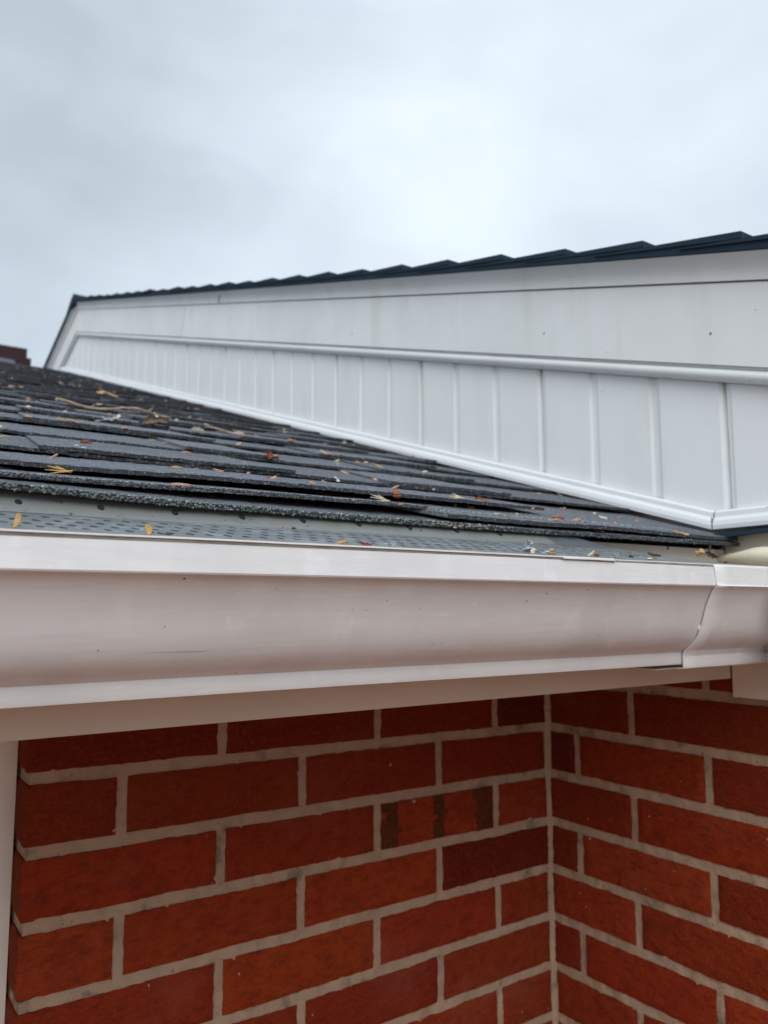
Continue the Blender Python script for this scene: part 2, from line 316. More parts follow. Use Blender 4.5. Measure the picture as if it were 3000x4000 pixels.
# untidy mortar bedded into the inside corner
m3 = MB(); rows = []
for q in range(330):
    z = -0.03 - 0.0022 * q
    a = 0.0026 + 0.0036 * nz(z * 38, 3) + 0.0020 * nz(z * 150, 5) + 0.0045 * max(0, nz(z * 16, 15)); b = 0.0028 + 0.0038 * nz(z * 33, 8) + 0.0020 * nz(z * 160, 9) + 0.0050 * max(0, nz(z * 14, 25)); w_ = 0.0009 * nz(z * 200, 2)
    rows.append([(XW - a, YW + 0.0030, z), (XW - a, YW - 0.0004, z), (XW - a * 0.45, YW - 0.0002 + w_, z), (XW - 0.0007, YW - 0.0010 + w_, z), (XW - 0.0003 + w_, YW - b * 0.5, z), (XW - 0.0004, YW - b, z), (XW + 0.0030, YW - b, z)])
m3.grid(rows); m3.build('corner_mortar', M['mortar'], wallA)

# ------------------------------------------------------------------ window left of the wall
win = thing('window', 'white framed window in the brick wall, its edge at the lower left', 'window', (-0.35, 0.93, -0.7))
YF = 0.906
w = MB(); w.box((0.108, YF, -1.35), (XL - 0.0008, YF + 0.06, -0.083)); w.build('frame', M['frame'], win)
w = MB(); w.box((-0.9, YF, -1.35), (-0.84, YF + 0.06, -0.083)); w.build('frame', M['frame'], win)
w = MB(); w.box((-0.84, YF + 0.004, -0.16), (0.108, YF + 0.058, -0.083)); w.build('head_rail', M['frame'], win)
w = MB(); w.box((-0.84, YF - 0.01, -1.40), (0.108, YF + 0.058, -1.34)); w.build('sill', M['frame'], win)
w = MB(); w.box((-0.39, YF + 0.006, -1.34), (-0.345, YF + 0.05, -0.16)); w.build('mullion', M['frame'], win)
w = MB(); w.box((-0.84, YF + 0.03, -1.34), (0.108, YF + 0.036, -0.16)); w.build('pane', M['glass'], win)
wallC = thing('brick_wall', 'red brick wall beyond the far side of the window', 'brick wall', (-1.3, YW, -1.2))
w = MB(); w.box((-1.8, YW + 0.004, -2.35), (-0.9, YW + 0.1, -0.08)); w.build('mortar', M['mortar'], wallC)
mb = MB()
for k in range(0, 35):
    u = -1.8 + (0.1 if k % 2 else 0)
    while u < -0.92:
        brick(mb, PA, u + 0.004, min(u + 0.2, -0.901) - 0.004, lambda x, k=k: bedz(k + 1, XL) + BJ / 2, lambda x, k=k: bedz(k, XL) - BJ / 2, bcolor(rnd), False, k)
        u += 0.205
mb.build('bricks', M['brick'], wallC, col=True)

# ------------------------------------------------------------------ fascia, soffit, frieze board
fas = thing('fascia_board', 'long white fascia board behind the gutter, with the soffit over the brick wall', 'fascia board', (0, 0.56, -0.08))
w = MB(); w.box((-1.8, 0.5535, -0.0812), (0.8588, 0.578, 0.066)); w.build('board', M['fascia'], fas)
w = MB(); w.box((-1.8, 0.5785, -0.079), (0.874, 0.905, -0.070)); w.build('soffit', M['soffit'], fas)
fr = thing('frieze_board', 'white frieze board boxing in the top of the right hand brick wall, under the siding', 'frieze board', (0.86, 0.3, -0.1))
w = MB(); w.box((0.8595, -1.05, -0.1018), (0.8735, 0.5518, 0.0860)); w.build('board', M['fascia'], fr)

# ------------------------------------------------------------------ gutter
PROF = [(0.4420, 0.0352), (0.4405, 0.0366), (0.4365, 0.0370), (0.4350, 0.0355), (0.4343, 0.0300), (0.4338, 0.0245), (0.4331, 0.0198), (0.4335, 0.0190), (0.4365, 0.0176), (0.4398, 0.0142),
        (0.4430, 0.0080), (0.4458, 0.0025), (0.4480, -0.0035), (0.4500, -0.0095), (0.4520, -0.0155), (0.4545, -0.0215), (0.4575, -0.0270), (0.4615, -0.0322), (0.4665, -0.0365), (0.4715, -0.0398), (0.4738, -0.0413), (0.4735, -0.0440), (0.4735, -0.0500), (0.4741, -0.0522), (0.4760, -0.0528), (0.5560, -0.0520), (0.5570, -0.0510), (0.5570, 0.030)]
def gutter_mesh(x0, x1, grow=0.0, step=0.02, mitre=False):
    n = max(2, int((x1 - x0) / step)); rows = []
    for i in range(n + 1):
        x = x0 + (x1 - x0) * i / n; r = []
        for j, (y, z) in enumerate(PROF):
            yy = y - (grow * 0.45 if j < 7 else (grow if j < 25 else 0)); zz = z - (grow * 1.35 if j >= 20 and j < 27 else 0) + (grow * 0.4 if j < 4 else 0)
            w_ = 0.0006 * nz(x * 3.1, z * 20) + 0.0003 * nz(x * 9, z * 30, 4)
            xx = x
            if mitre and i == n: xx = x1 + (yy - 0.435)
            r.append((xx, yy + w_, zz + 0.0007 * nz(x * 2.2, 5)))
        rows.append(r)
    return rows
gut = thing('gutter', 'long white ogee gutter running under the black shingled eave', 'gutter', (0, 0.49, 0))
w = MB(); w.grid(gutter_mesh(-1.8, 0.700)); go_ = w.build('trough', M['gutter'], gut, fix=False, sharp=24)
md_ = go_.modifiers.new('thick', 'SOLIDIFY'); md_.thickness = 0.0008; md_.offset = 0
# perforated guard on top
GY0, GZ0, GY1, GZ1 = 0.4385, 0.0392, 0.525, 0.0578
def gz(y): return GZ0 + (GZ1 - GZ0) * (y - GY0) / (GY1 - GY0)
gd = MB(); pitch = 0.01195; bands = [(0.4505, 0.4675, 0.459, 0.0908), (0.4675, 0.4815, 0.4735, 0.0866), (0.4815, 0.4985, 0.4895, 0.0945), (0.4985, 0.5165, 0.5075, 0.0912)]
def gw(x, y): return (x, y, gz(y) + 0.0005 * nz(x * 7, y * 30) - 0.0927 * max(0, x - 0.631) * (y - GY0) / 0.0865)
x_end = 0.735
for (y0, y1, yc, ph) in bands:
    i = -40
    while True:
        xc = ph + i * pitch; i += 1
        if xc > x_end: break
        xa, xb = xc - pitch / 2, xc + pitch / 2; N = 16
        if xc > 0.615:
            gd.quad([gw(xa, y0), gw(xb, y0), gw(xb, y1), gw(xa, y1)]); continue
        outer, inner = [], []
        for q in range(N):
            a = 2 * math.pi * (q + 0.5) / N; ca, sa = math.cos(a), math.sin(a)
            inner.append(gw(xc + 0.0025 * ca, yc + 0.0040 * sa))
            s_ = min((pitch / 2) / abs(ca) if abs(ca) > 1e-6 else 9, ((y1 - yc) if sa > 0 else (yc - y0)) / abs(sa) if abs(sa) > 1e-6 else 9)
            outer.append((xc + ca * s_, yc + sa * s_))
        # corners snapped so neighbouring cells meet
        outp = []
        for q in range(N): outp.append(outer[q])
        for q in range(N):
            a, b = outp[q], outp[(q + 1) % N]; ia, ib = inner[q], inner[(q + 1) % N]
            on_x = abs(abs(a[0] - xc) - pitch / 2) < 1e-6; on_xb = abs(abs(b[0] - xc) - pitch / 2) < 1e-6
            if on_x != on_xb:
                cx = xc + math.copysign(pitch / 2, (a if on_x else b)[0] - xc); cy = y1 if (a[1] + b[1]) / 2 > yc else y0
                gd.quad([gw(*a), gw(cx, cy), gw(*b), ib, ia])
            else: gd.quad([gw(*a), gw(*b), ib, ia])
for (ya, yb) in ((GY0, 0.4505), (0.5165, 0.525)):
    n = 90
    for i in range(n):
        xa = -0.39 + (0.737 + 0.39) * i / n; xb = -0.39 + (0.737 + 0.39) * (i + 1) / n; gd.quad([gw(xa, ya), gw(xb, ya), gw(xb, yb), gw(xa, yb)])
gd.quad([(-1.8, GY0, gz(GY0)), (-0.386, GY0, gz(GY0)), (-0.386, 0.525, gz(0.525)), (-1.8, 0.525, gz(0.525))])
gdo = gd.build('guard_screen', M['guard'], gut, fix=False)
md_ = gdo.modifiers.new('thick', 'SOLIDIFY'); md_.thickness = 0.0007; md_.offset = -1
sl = MB(); sl.grid([[(x, y, -0.022 + 0.006 * nz(x * 9, y * 40)) for y in (0.456, 0.47, 0.50, 0.53, 0.5565)] for x in [-1.8 + 0.03 * i for i in range(84)]]); sl.build('trough_shade', M['felt'], gut)  # dark sheet added inside the trough, standing in for shade behind the guard holes
# rear flange rising under the shingles; at the right end it is cut away on a slant
fl = MB(); rows = []
for i in range(130):
    x = -1.8 + 2.5 * i / 129 if i < 60 else None
xsf = [-1.8 + 0.06 * i for i in range(25)] + [-0.36 + 0.01 * i for i in range(100)]
for x in xsf:
    top = 1.0 - 0.99 * min(max((x - 0.553) / 0.078, 0), 1)
    r = []
    for t, (y, z) in zip((0, 0.15, 0.5, 0.8, 0.84, 1.0), ((0.5248, 0.0578), (0.5275, 0.0600), (0.5360, 0.0655), (0.5440, 0.0712), (0.5442, 0.0722), (0.5535, 0.0775))):
        f = min(t, top)
        base = gw(x, 0.525)
        r.append((x, 0.5248 + (y - 0.5248) * (f / t if t else 0), base[2] + (z - 0.0578) * (f / t if t else 0) + 0.0004 * nz(x * 6, t)))
    rows.append(r)
cut_ = next(i for i, x in enumerate(xsf) if x > 0.545)
fl.grid(rows[:cut_ + 1]); fl.build('guard_flange', M['flange'], gut, fix=False)
fl = MB(); fl.grid(rows[cut_:]); fl.build('flange_end', M['flange_end'], gut, fix=False)
for i in range(-6, 10):
    x = 0.0428 + 0.0498 * i; y = 0.5352; z = 0.0650
    d = MB(); nrm = Vector((0, -0.55, 0.83)); u = Vector((1, 0, 0)); v = nrm.cross(u); c0 = Vector((x, y, z + 0.0006))
    prs = [[c0 + (u * math.cos(a) + v * math.sin(a) * 1.5) * rr + nrm * h for a in [2 * math.pi * j / 14 for j in range(14)]] for rr, h in ((0.0021, -0.0012), (0.0021, 0.0002), (0.0018, 0.0004), (0.0002, 0.0004))]
    d.grid(prs, closed=True); d.build('screw', M['dark_metal'], gut)
# hem of the guard lying on the gutter lip
h = MB()
def strip(mb, x0, x1, y0, y1, z0, z1, mi=0, n=40, wob=0.0002):
    rows = []
    for i in range(n + 1):
        x = x0 + (x1 - x0) * i / n; dz = 0.0007 * nz(x * 2.2, 5) + wob * nz(x * 25, 2)
        rows.append([(x, y0, z0 + dz), (x, y0, z1 + dz), (x, y1, z1 + dz), (x, y1, z0 + dz)])
    mb.grid(rows, closed=True, sm=False)
strip(h, -1.8, 0.5215, 0.4338, 0.4400, 0.0381, 0.0392); strip(h, 0.5217, 0.72, 0.4345, 0.4400, 0.0379, 0.0388)
h.build('guard_hem', M['hem'], gut)
h = MB(); strip(h, -1.8, 0.70, 0.4349, 0.4395, 0.0364, 0.03795, n=60); h.build('lip_groove', M['groove'], gut)
h = MB(); strip(h, 0.462, 0.522, 0.4328, 0.4375, 0.0372, 0.0383); h.build('lap_clip', M['hem'], gut)
# corner fitting with the return towards the viewer
cf = thing('gutter_corner', 'white gutter corner fitting overlapping the right end of the long gutter', 'gutter corner', (0.72, 0.45, 0))
w = MB(); w.grid(gutter_mesh(0.6568, 0.757, grow=0.0028, mitre=True)); c1 = w.build('front_trough', M['gutter'], cf, fix=False, sharp=24)
md_ = c1.modifiers.new('thick', 'SOLIDIFY'); md_.thickness = 0.0011; md_.offset = 0
w = MB(); rows = []
for i, y in enumerate([0.435] + [0.42 - 0.1 * i for i in range(15)]):
    r = []
    for j, (py, pz) in enumerate(PROF):
        dd = py - 0.435 - (0.00126 if j < 7 else (0.0028 if j < 25 else 0)); zz = pz - (0.0028 * 1.35 if 20 <= j < 27 else 0) + (0.0011 if j < 4 else 0)
        xx = 0.757 + dd; yy = y if i else 0.435 + dd
        r.append((xx, yy, zz))
    rows.append(r)
w.grid(rows); c2 = w.build('return_trough', M['gutter'], cf, fix=False, sharp=24)
md_ = c2.modifiers.new('thick', 'SOLIDIFY'); md_.thickness = 0.0011; md_.offset = 0
bl = MB()
blob(bl, (0.6572, 0.4526, -0.0185), 0.0022, 3, squash=(0.7, 0.6, 1.5)); bl.build('sealant_drip', M['trim'], cf)
# underside tab of the fitting peeping out below the gutter end
w = MB(); w.box((0.628, 0.480, -0.0572), (0.6568, 0.552, -0.0564)); w.build('lap_tab', M['gutter'], cf)

# ------------------------------------------------------------------ gable wall of the wing
gab = thing('gable_wall', 'white vertical siding gable wall rising above the black shingles, with broad rake board', 'gable wall', (0.87, 2.0, 0.3))
XS = 0.860
def low(y): return (-0.0765 + T * y) if y > 0.5615 else 0.0946
def high(y): return min(0.1010 + T * y, 0.1010 + T * (YA + 0.05) - TF * (y - YA - 0.05))
ribs = [0.5435 + 0.0993 * i for i in range(-16, 38)]
sd_ = MB(); cols = []
for i, y in enumerate(ribs):
    y0 = ribs[i]
    seam = (i - 16) % 3 == 0
    gw_ = 0.0050
    cols += [(y0 - gw_ - 0.004, 0.0), (y0 - gw_, 0.0022), (y0 - 0.0012, 0.0030)]
    cols += [(y0 - 0.001, 0.010), (y0 + 0.0010, 0.010)] if seam else []
    cols += [(y0 + gw_ - 0.001, 0.0030), (y0 + gw_ + 0.003, 0.0006)]
rows = []
for (y, d) in cols:
    if low(y) > high(y) - 0.004: continue
    zl, zh = low(y) + 0.0005, high(y); rows.append([(XS + d + 0.0012 * nz(y * 2.0, zl + (zh - zl) * k / 10 * 3, 2), y, zl + (zh - zl) * k / 10) for k in range(11)])
sd_.grid(rows, sm=False); sd_.build('siding', M['siding'], gab)
def chev(mb, c1, c2, xf, xb, yi=0.02, ystart=-1.05, cut=None, tf=TF):
    """band between rising lines z = c + T*y, mirrored beyond the apex, as a slab between xf and xb"""
    def line(c, ya, y): return min(c + T * y, c + T * ya - tf * (y - ya))
    def yend(c, ya): return (c + T * ya + tf * ya - ROOFC) / (T + tf)
    ya1, ya2 = YA + yi * 0, YA + yi
    # outer (upper) line c1, inner (lower) line c2
    p = [(ystart, c2 + T * ystart), (ystart, c1 + T * ystart), (ya1, c1 + T * ya1), (yend(c1, ya1), ROOFC + T * yend(c1, ya1)), (yend(c2, ya2), ROOFC + T * yend(c2, ya2)), (ya2, c2 + T * ya2)]
    a = [p[0], p[1], p[2], p[5]]; b = [p[5], p[2], p[3], p[4]]
    mb.prism(a, 'x', xf, xb); mb.prism(b, 'x', xf, xb)
ROOFC = -0.083
def chev_prof(mb, prof, ye0=0.0):
    rows = []
    for y in [-1.05, 0, 1, 2, 3]: rows.append([(x, y, c + T * y) for c, x in prof])
    ap = [YA + 0.05 * (0.22 - c) / 0.12 for c, x in prof]
    rows.append([(x, a, c + T * a) for (c, x), a in zip(prof, ap)])
    rows.append([(x, (c + T * a + TF * a - ROOFC) / (T + TF), ROOFC + T * (c + T * a + TF * a - ROOFC) / (T + TF)) for (c, x), a in zip(prof, ap)])
    mb.grid(rows)
t1 = MB(); chev_prof(t1, [(0.1166, 0.8592), (0.1160, 0.8530), (0.1135, 0.8490), (0.1110, 0.8470), (0.1075, 0.8462), (0.1040, 0.8470), (0.1012, 0.8495), (0.0995, 0.8530), (0.0990, 0.8594)]); t1.build('siding_trim', M['trim'], gab, fix=False)
t1 = MB(); chev(t1, 0.2180, 0.1182, 0.8455, 0.8592); t1.build('rake_board', M['rake'], gab)
t1 = MB(); chev(t1, 0.2198, 0.2182, 0.8475, 0.8591); t1.build('rake_seam', M['lead'], gab)
t1 = MB(); chev(t1, 0.1180, 0.1150, 0.8500, 0.8591); t1.build('trim_backing', M['rake'], gab)
t1 = MB()
def chev_curved(mb):
    prof = [(0.2200, 0.8425), (0.2280, 0.8418), (0.2350, 0.8402), (0.2410, 0.8375), (0.2460, 0.8335), (0.2500, 0.8285), (0.2520, 0.8230)]
    rows = []
    for y in [-1.05, 0, 1, 2, 3, YA]: rows.append([(x, y, c + T * y) for c, x in prof])
    for c_y in (YA + 0.3, None):
        if c_y: rows.append([(x, c_y, c + T * YA - TF * (c_y - YA)) for c, x in prof])
        else: rows.append([(x, ye, ROOFC + T * ye) for c, x in prof for ye in [(c + T * YA + TF * YA - ROOFC) / (T + TF)]])
    mb.grid(rows)
    # lower edge return
    rows = [[(0.8425, r[0][1], r[0][2]), (0.8580, r[0][1], r[0][2])] for r in rows]; mb.grid(rows)
chev_curved(t1); t1.build('rake_cap', M['rake'], gab)
# thin butt joints in the boards
for (c1, c2, y0, xf) in ((0.2175, 0.1175, 2.344, 0.8452), (0.2540, 0.2205, 2.034, 0.8363)):
    j = MB(); p0 = Vector((y0, c2 + T * y0)); p1 = Vector((y0 - (c1 - c2) * math.sin(math.atan(T)) * math.cos(math.atan(T)), 0)); p1.y = c1 + T * p1.x
    j.prism([(p0.x, p0.y), (p0.x + 0.0014, p0.y), (p1.x + 0.0014, p1.y), (p1.x, p1.y)], 'x', xf, xf + 0.002); j.build('board_joint', M['rake'] if 0 else M['lead'], gab)
for (y, z) in ((0.8176, 0.4013), (0.5475, 0.3231), (1.9616, 0.7711), (1.35, 0.555)):
    n_ = MB(); blob(n_, (0.8452, y, z), 0.0016, 1, 6, (0.5, 1, 1)); n_.build('nail_head', M['lead'], gab)
# J channel along the shingles, bending level at the eave
jc = MB()
def jrow(y, zb): return [(0.8596, y, zb + 0.0235), (0.8545, y, zb + 0.0232), (0.8515, y, zb + 0.0205), (0.8510, y, zb + 0.0150), (0.8475, y, zb + 0.0105), (0.8462, y, zb + 0.0055), (0.8466, y, zb + 0.0008), (0.8490, y, zb), (0.8596, y, zb)]
ye = (0.1045 + T * (YA + .05) + TF * (YA + 0.05) - ROOFC) / (T + TF) - 0.02
jc.grid([jrow(y, -0.0815 + T * y) for y in [0.5600 + (ye - 0.56) * i / 60 for i in range(61)]], sm=False)
jc.build('slope_channel', M['trim'], gab, fix=False)
jc = MB(); jc.grid([jrow(y, 0.0893) for y in (-1.05, -0.4, 0.2, 0.5585)], sm=False); jc.build('level_channel', M['trim'], gab, fix=False)
dq = MB(); dq.box((0.8462, 0.5590, 0.0905), (0.8475, 0.5597, 0.104)); dq.build('channel_joint', M['lead'], gab)
# wing body behind the siding
bd = MB(); bd.prism([(-1.05, 0.24 - T * 1.05), (YA, 0.24 + T * YA), (4.3, 1.15), (4.3, -0.02), (0.91, -0.02), (-1.05, -0.09)], 'x', 0.875, 2.6); bd.build('wall_core', M['siding'], gab)
# shingles of the wing roof, their butts stepping along the rake
rs = MB(); yk = 0.4868 - 0.1305 * 12; k = 0
while yk < YA - 0.02:
    n = 30; rows_t = []; jit = 0.010 * nz(k * 3.3, 1); xo = 0.819 + 0.003 * nz(k * 1.9, 7)
    yend_ = min(yk + 0.21, YA)
    cb = 0.2560; hb = 0.0160 + 0.006 * nz(k * 2.7, 9); 
    for i in range(n + 1):
        x = xo + (2.7 - xo) * i / n + (0.001 * nz(yk * 9, i) if i else 0)
        e_ = 0.0012 * nz(k * 1.3, i * 3.1)
        def zz(y, h): return cb + T * y + h
        rows_t.append([(x, yk + jit, zz(yk, hb - 0.0085)), (x, yk + jit + 0.0006, zz(yk, hb) + e_), (x, (yk + yend_) / 2, zz((yk + yend_) / 2, hb * 0.52)), (x, yend_, zz(yend_, 0.0005)), (x, yend_, zz(yend_, -0.0005)), (x, yk + 0.02, zz(yk + 0.02, hb - 0.0100))])
    rs.grid(rows_t, closed=True, sm=False)
    rs.quad([rows_t[0][0], rows_t[0][1], rows_t[0][2], rows_t[0][3], rows_t[0][4], rows_t[0][5]])
    yk += 0.1305; k += 1
# solid edge under them, apex ridge and the far slope
chev(rs, 0.2600, 0.2500, 0.8215, 0.86, 0.0)
for i in range(1):
    rows = []
    for y in (YA - 0.06, YA - 0.01, YA + 0.03, YA + 0.10): rows.append([(x, y, min(0.2545 + T * y, 0.2545 + T * YA - TF * (y - YA)) + (0.022 if YA - 0.05 < y < YA + 0.09 else 0.005)) for x in (0.822, 1.2, 2.7)])
    rs.grid(rows)
rs.prism([(YA, 0.2545 + T * YA), (YA, 0.2745 + T * YA), (YA + 0.09, 0.2735 + T * YA - TF * 0.09), (4.33, 0.2705 + T * YA - TF * (4.33 - YA)), (4.33, 0.2505 + T * YA - TF * (4.33 - YA))], 'x', 0.824, 2.7)
rs.prism([(YA - 0.06, 0.262 + T * (YA - 0.06)), (YA - 0.055, 0.281 + T * (YA - 0.055)), (YA - 0.005, 0.288 + T * YA), (YA + 0.045, 0.284 + T * YA - TF * 0.045), (YA + 0.12, 0.262 + T * YA - TF * 0.12)], 'x', 0.820, 2.72)
rs.build('roof_shingles', M['navy'], gab)

# ------------------------------------------------------------------ lower roof
RIDGE = 4.02
rf = thing('shingled_roof', 'black asphalt shingle roof sloping up from the gutter, scattered with seeds', 'roof', (0, 2.0, 0.4))
d = MB(); d.prism([(0.552, -0.0965 + T * 0.552), (RIDGE, -0.0965 + T * RIDGE), (RIDGE + 1.8, -0.0965 + T * RIDGE - T * 1.8), (RIDGE + 1.8, -0.12 + T * RIDGE - T * 1.8), (RIDGE, -0.12 + T * RIDGE), (0.58, -0.12 + T * 0.58)], 'x', -3.2, 0.8585); d.build('deck', M['felt'], rf)
XSPLIT = 0.428
def sag(x): return 0.0
sh = MB(); X0, X1 = -3.2, 0.8600
def slab(mb, xa, xb, yb, yt, hb, ht, th, seed, colr, step=0.004, slant=(0, 0), c0=-0.0945, ragged=1.0, lift=None, hfun=None):
    """one shingle layer piece: butt at yb, top at yt, heights above the deck plane hb (butt) and ht (top), thickness th"""
    near = yb < 1.3 and xa > -0.5
    st = step if near else (0.012 if yb < 2.2 else 0.04)
    n = max(2, int((xb - xa) / st)); rows = []
    vs = ([0, 0.02, 0.06, 0.12, 0.25, 0.6, 1.0] if hfun else [0, 0.02, 0.25, 0.6, 1.0]) if near else [0, 0.5, 1.0]
    for i in range(n + 1):
        f = i / n; col_ = []
        for t in vs:
            y = yb + (yt - yb) * t
            x = xa + slant[0] * t * (yt - yb) + (xb + slant[1] * t * (yt - yb) - xa - slant[0] * t * (yt - yb)) * f
            je = (0.0019 * nz(x * 90, seed) + 0.0014 * nz(x * 330, seed) + 0.0022 * nz(x * 9, seed)) * ragged if t < 0.01 else 0
            hh = (hfun(x, y) if hfun else hb + (ht - hb) * t) + 0.0012 * nz(x * 7, yb * 9, seed * 0.37) * (1 - t * 0.5) + (lift(x) if lift else 0) * (1 - t)
            rg = 0.0007 * nz(x * 350, y * 350, seed) if near else 0
            zt_ = c0 + T * y + hh + th + rg + sag(x) * (1 - min((y - 0.53) / 0.5, 1)) if y < 1.03 else c0 + T * y + hh + th + rg
            col_.append((x, y + je, zt_))
        fb = (col_[0][0], col_[0][1] + 0.0008, col_[0][2] - th); bb = (col_[-1][0], col_[-1][1], col_[-1][2] - th)
        rows.append([fb] + col_ + [bb])
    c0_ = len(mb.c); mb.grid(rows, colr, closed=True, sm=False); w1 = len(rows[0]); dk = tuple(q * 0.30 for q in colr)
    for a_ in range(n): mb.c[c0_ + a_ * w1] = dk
    mb.quad(rows[0], colr); mb.quad(list(reversed(rows[-1])), colr)
def shade(r, lo=0.75, hi=1.3): t = lo + (hi - lo) * r.random(); return (t, t, t * (0.97 + 0.08 * r.random()))
r2 = random.Random(11)
# starter course with the mossy edge
def lerp(t, pts):
    if t <= pts[0][0]: return pts[0][1]
    for (a, u), (b, v) in zip(pts, pts[1:]):
        if t <= b: return u + (v - u) * (t - a) / (b - a)
    return pts[-1][1]
def starter_h(x, y): return lerp(x, HA) * (1 - min((y - 0.5335) / 0.15, 1)) * 1.0
def curl_h(x, y): return lerp(x, HB) * math.exp(-(y - 0.55) / 0.05) + 0.0005
def tooth_h(x, y): return lerp(x, HC) * (1 - (y - 0.585) / 0.19)
def right_h(x, y): return 0.0072 * (1 - (y - 0.5355) / 0.24)
HA = [(-0.5, 0.0060), (0.08, 0.0047), (0.20, 0.0013), (0.365, 0.0007), (0.64, -0.0006), (0.78, 0.0012)]
HB = [(-0.5, 0.0095), (0.08, 0.0093), (0.21, 0.0096), (0.376, 0.0116), (0.43, 0.0105)]
HC = [(-0.5, 0.0125), (0.09, 0.0127), (0.22, 0.0146), (0.40, 0.0152), (0.6, 0.0150)]
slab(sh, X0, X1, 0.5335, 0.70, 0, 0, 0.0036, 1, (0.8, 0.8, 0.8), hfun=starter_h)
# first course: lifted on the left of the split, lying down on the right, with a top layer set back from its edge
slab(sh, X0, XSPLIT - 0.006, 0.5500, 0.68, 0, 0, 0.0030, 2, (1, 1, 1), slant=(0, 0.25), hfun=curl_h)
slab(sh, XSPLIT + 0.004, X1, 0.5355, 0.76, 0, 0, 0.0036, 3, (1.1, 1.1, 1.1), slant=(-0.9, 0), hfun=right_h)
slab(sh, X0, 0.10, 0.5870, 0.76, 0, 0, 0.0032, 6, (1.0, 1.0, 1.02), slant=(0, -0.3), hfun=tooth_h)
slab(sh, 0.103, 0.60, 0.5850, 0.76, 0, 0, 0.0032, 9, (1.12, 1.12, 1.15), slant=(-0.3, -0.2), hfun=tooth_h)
k = 2; yk = 0.677
tooth_x = {2: [-0.6, -0.34, -0.26, 0.02, 0.13, 0.36, 0.47, 0.64, 0.72], 3: [-0.6, -0.2, -0.05, 0.085, 0.30, 0.41, 0.55, 0.70, 0.80]}
while yk < RIDGE - 0.02:
    x = X0 - 0.2 * r2.random()
    yt = min(yk + 0.26, RIDGE)
    fz = (yt - yk) / 0.26
    while x < X1:
        L = 0.98; xb = min(x + L, X1)
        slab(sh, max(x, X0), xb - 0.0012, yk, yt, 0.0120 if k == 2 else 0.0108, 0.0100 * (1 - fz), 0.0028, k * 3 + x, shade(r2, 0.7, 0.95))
        x += L
    x = X0
    if k in tooth_x: edges = tooth_x[k]
    else: edges = None
    x = X0 + 0.1 * r2.random(); odd = True
    segs = []
    if edges:
        for a, b in zip(edges[0::2], edges[1::2]): segs.append((a, b))
        while x < edges[0] - 0.3: w_ = 0.1 + 0.12 * r2.random(); segs.append((x, x + w_)); x += w_ + 0.06 + 0.1 * r2.random()
    else:
        while x < X1 - 0.02: w_ = 0.09 + 0.16 * r2.random(); segs.append((x, min(x + w_, X1))); x += w_ + 0.04 + 0.13 * r2.random()
    for (a, b) in segs:
        lf = 0.0010 * r2.random()
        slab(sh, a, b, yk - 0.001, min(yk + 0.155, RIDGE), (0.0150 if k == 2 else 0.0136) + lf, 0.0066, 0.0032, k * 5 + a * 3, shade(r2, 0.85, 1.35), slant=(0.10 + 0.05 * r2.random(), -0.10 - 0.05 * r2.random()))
    k += 1; yk += 0.134
# ridge cap and far slope
sh.prism([(RIDGE - 0.12, -0.0945 + T * (RIDGE - 0.12) + 0.008), (RIDGE - 0.11, -0.0945 + T * (RIDGE - 0.11) + 0.012), (RIDGE, -0.0945 + T * RIDGE + 0.012), (RIDGE + 1.8, -0.0945 + T * RIDGE + 0.010 - T * 1.8), (RIDGE + 1.8, -0.0945 + T * RIDGE - T * 1.8), (RIDGE, -0.0945 + T * RIDGE)], 'x', X0, 0.8585)
sho = sh.build('shingles', M['shingle'], rf, col=True)
# dark strip of shingle turning the corner under the level channel
cs = MB(); rows = []
for i in range(22):
    y = 0.575 - 0.06 * i; z = 0.0755 + 0.004 * sstep(0.55, 0.45, y) if 0 else 0.0785 + 0.0045 * min(max((0.56 - y) / 0.08, 0), 1)
    rows.append([(0.8330 + 0.010 * min(max((0.56 - y) / 0.1, 0), 1), y, z - 0.001), (0.8332 + 0.010 * min(max((0.56 - y) / 0.1, 0), 1), y, z + 0.004), (0.8592, y, z + 0.0055), (0.8592, y, z + 0.0005)])
cs.grid(rows, closed=True, sm=False); cs.build('eave_strip', M['navy'], rf)
# crumbling granules and lichen along the two lowest edges
gc = MB(); r3 = random.Random(5)
palette = [(0.20, 0.24, 0.22), (0.30, 0.34, 0.30), (0.14, 0.16, 0.17), (0.05, 0.055, 0.06), (0.03, 0.035, 0.04), (0.36, 0.38, 0.37), (0.15, 0.18, 0.15), (0.10, 0.115, 0.13), (0.04, 0.045, 0.05)]
pal2 = [(0.22, 0.24, 0.28), (0.14, 0.155, 0.18), (0.05, 0.055, 0.065), (0.30, 0.32, 0.35), (0.09, 0.10, 0.12), (0.18, 0.22, 0.18)]
def chip(mb, c, r, colr):
    p = [Vector(c) + Vector(v) * r * (0.6 + 0.7 * r3.random()) for v in ((1, 0, 0), (-1, 0, 0), (0, 1, 0), (0, -1, 0), (0, 0, 0.8), (0, 0, -0.8))]
    for q in ((0, 2, 4), (2, 1, 4), (1, 3, 4), (3, 0, 4), (2, 0, 5), (1, 2, 5), (3, 1, 5), (0, 3, 5)): mb.quad([p[i] for i in q], colr)
me = sho.data; bvh = BVHTree.FromPolygons([tuple(v.co) for v in me.vertices], [tuple(p.vertices) for p in me.polygons])
def edge_pt(x, zoff, y_from=0.50):
    h = bvh.ray_cast(Vector((x, y_from, zoff)), Vector((0, 1, 0))); return h[0]
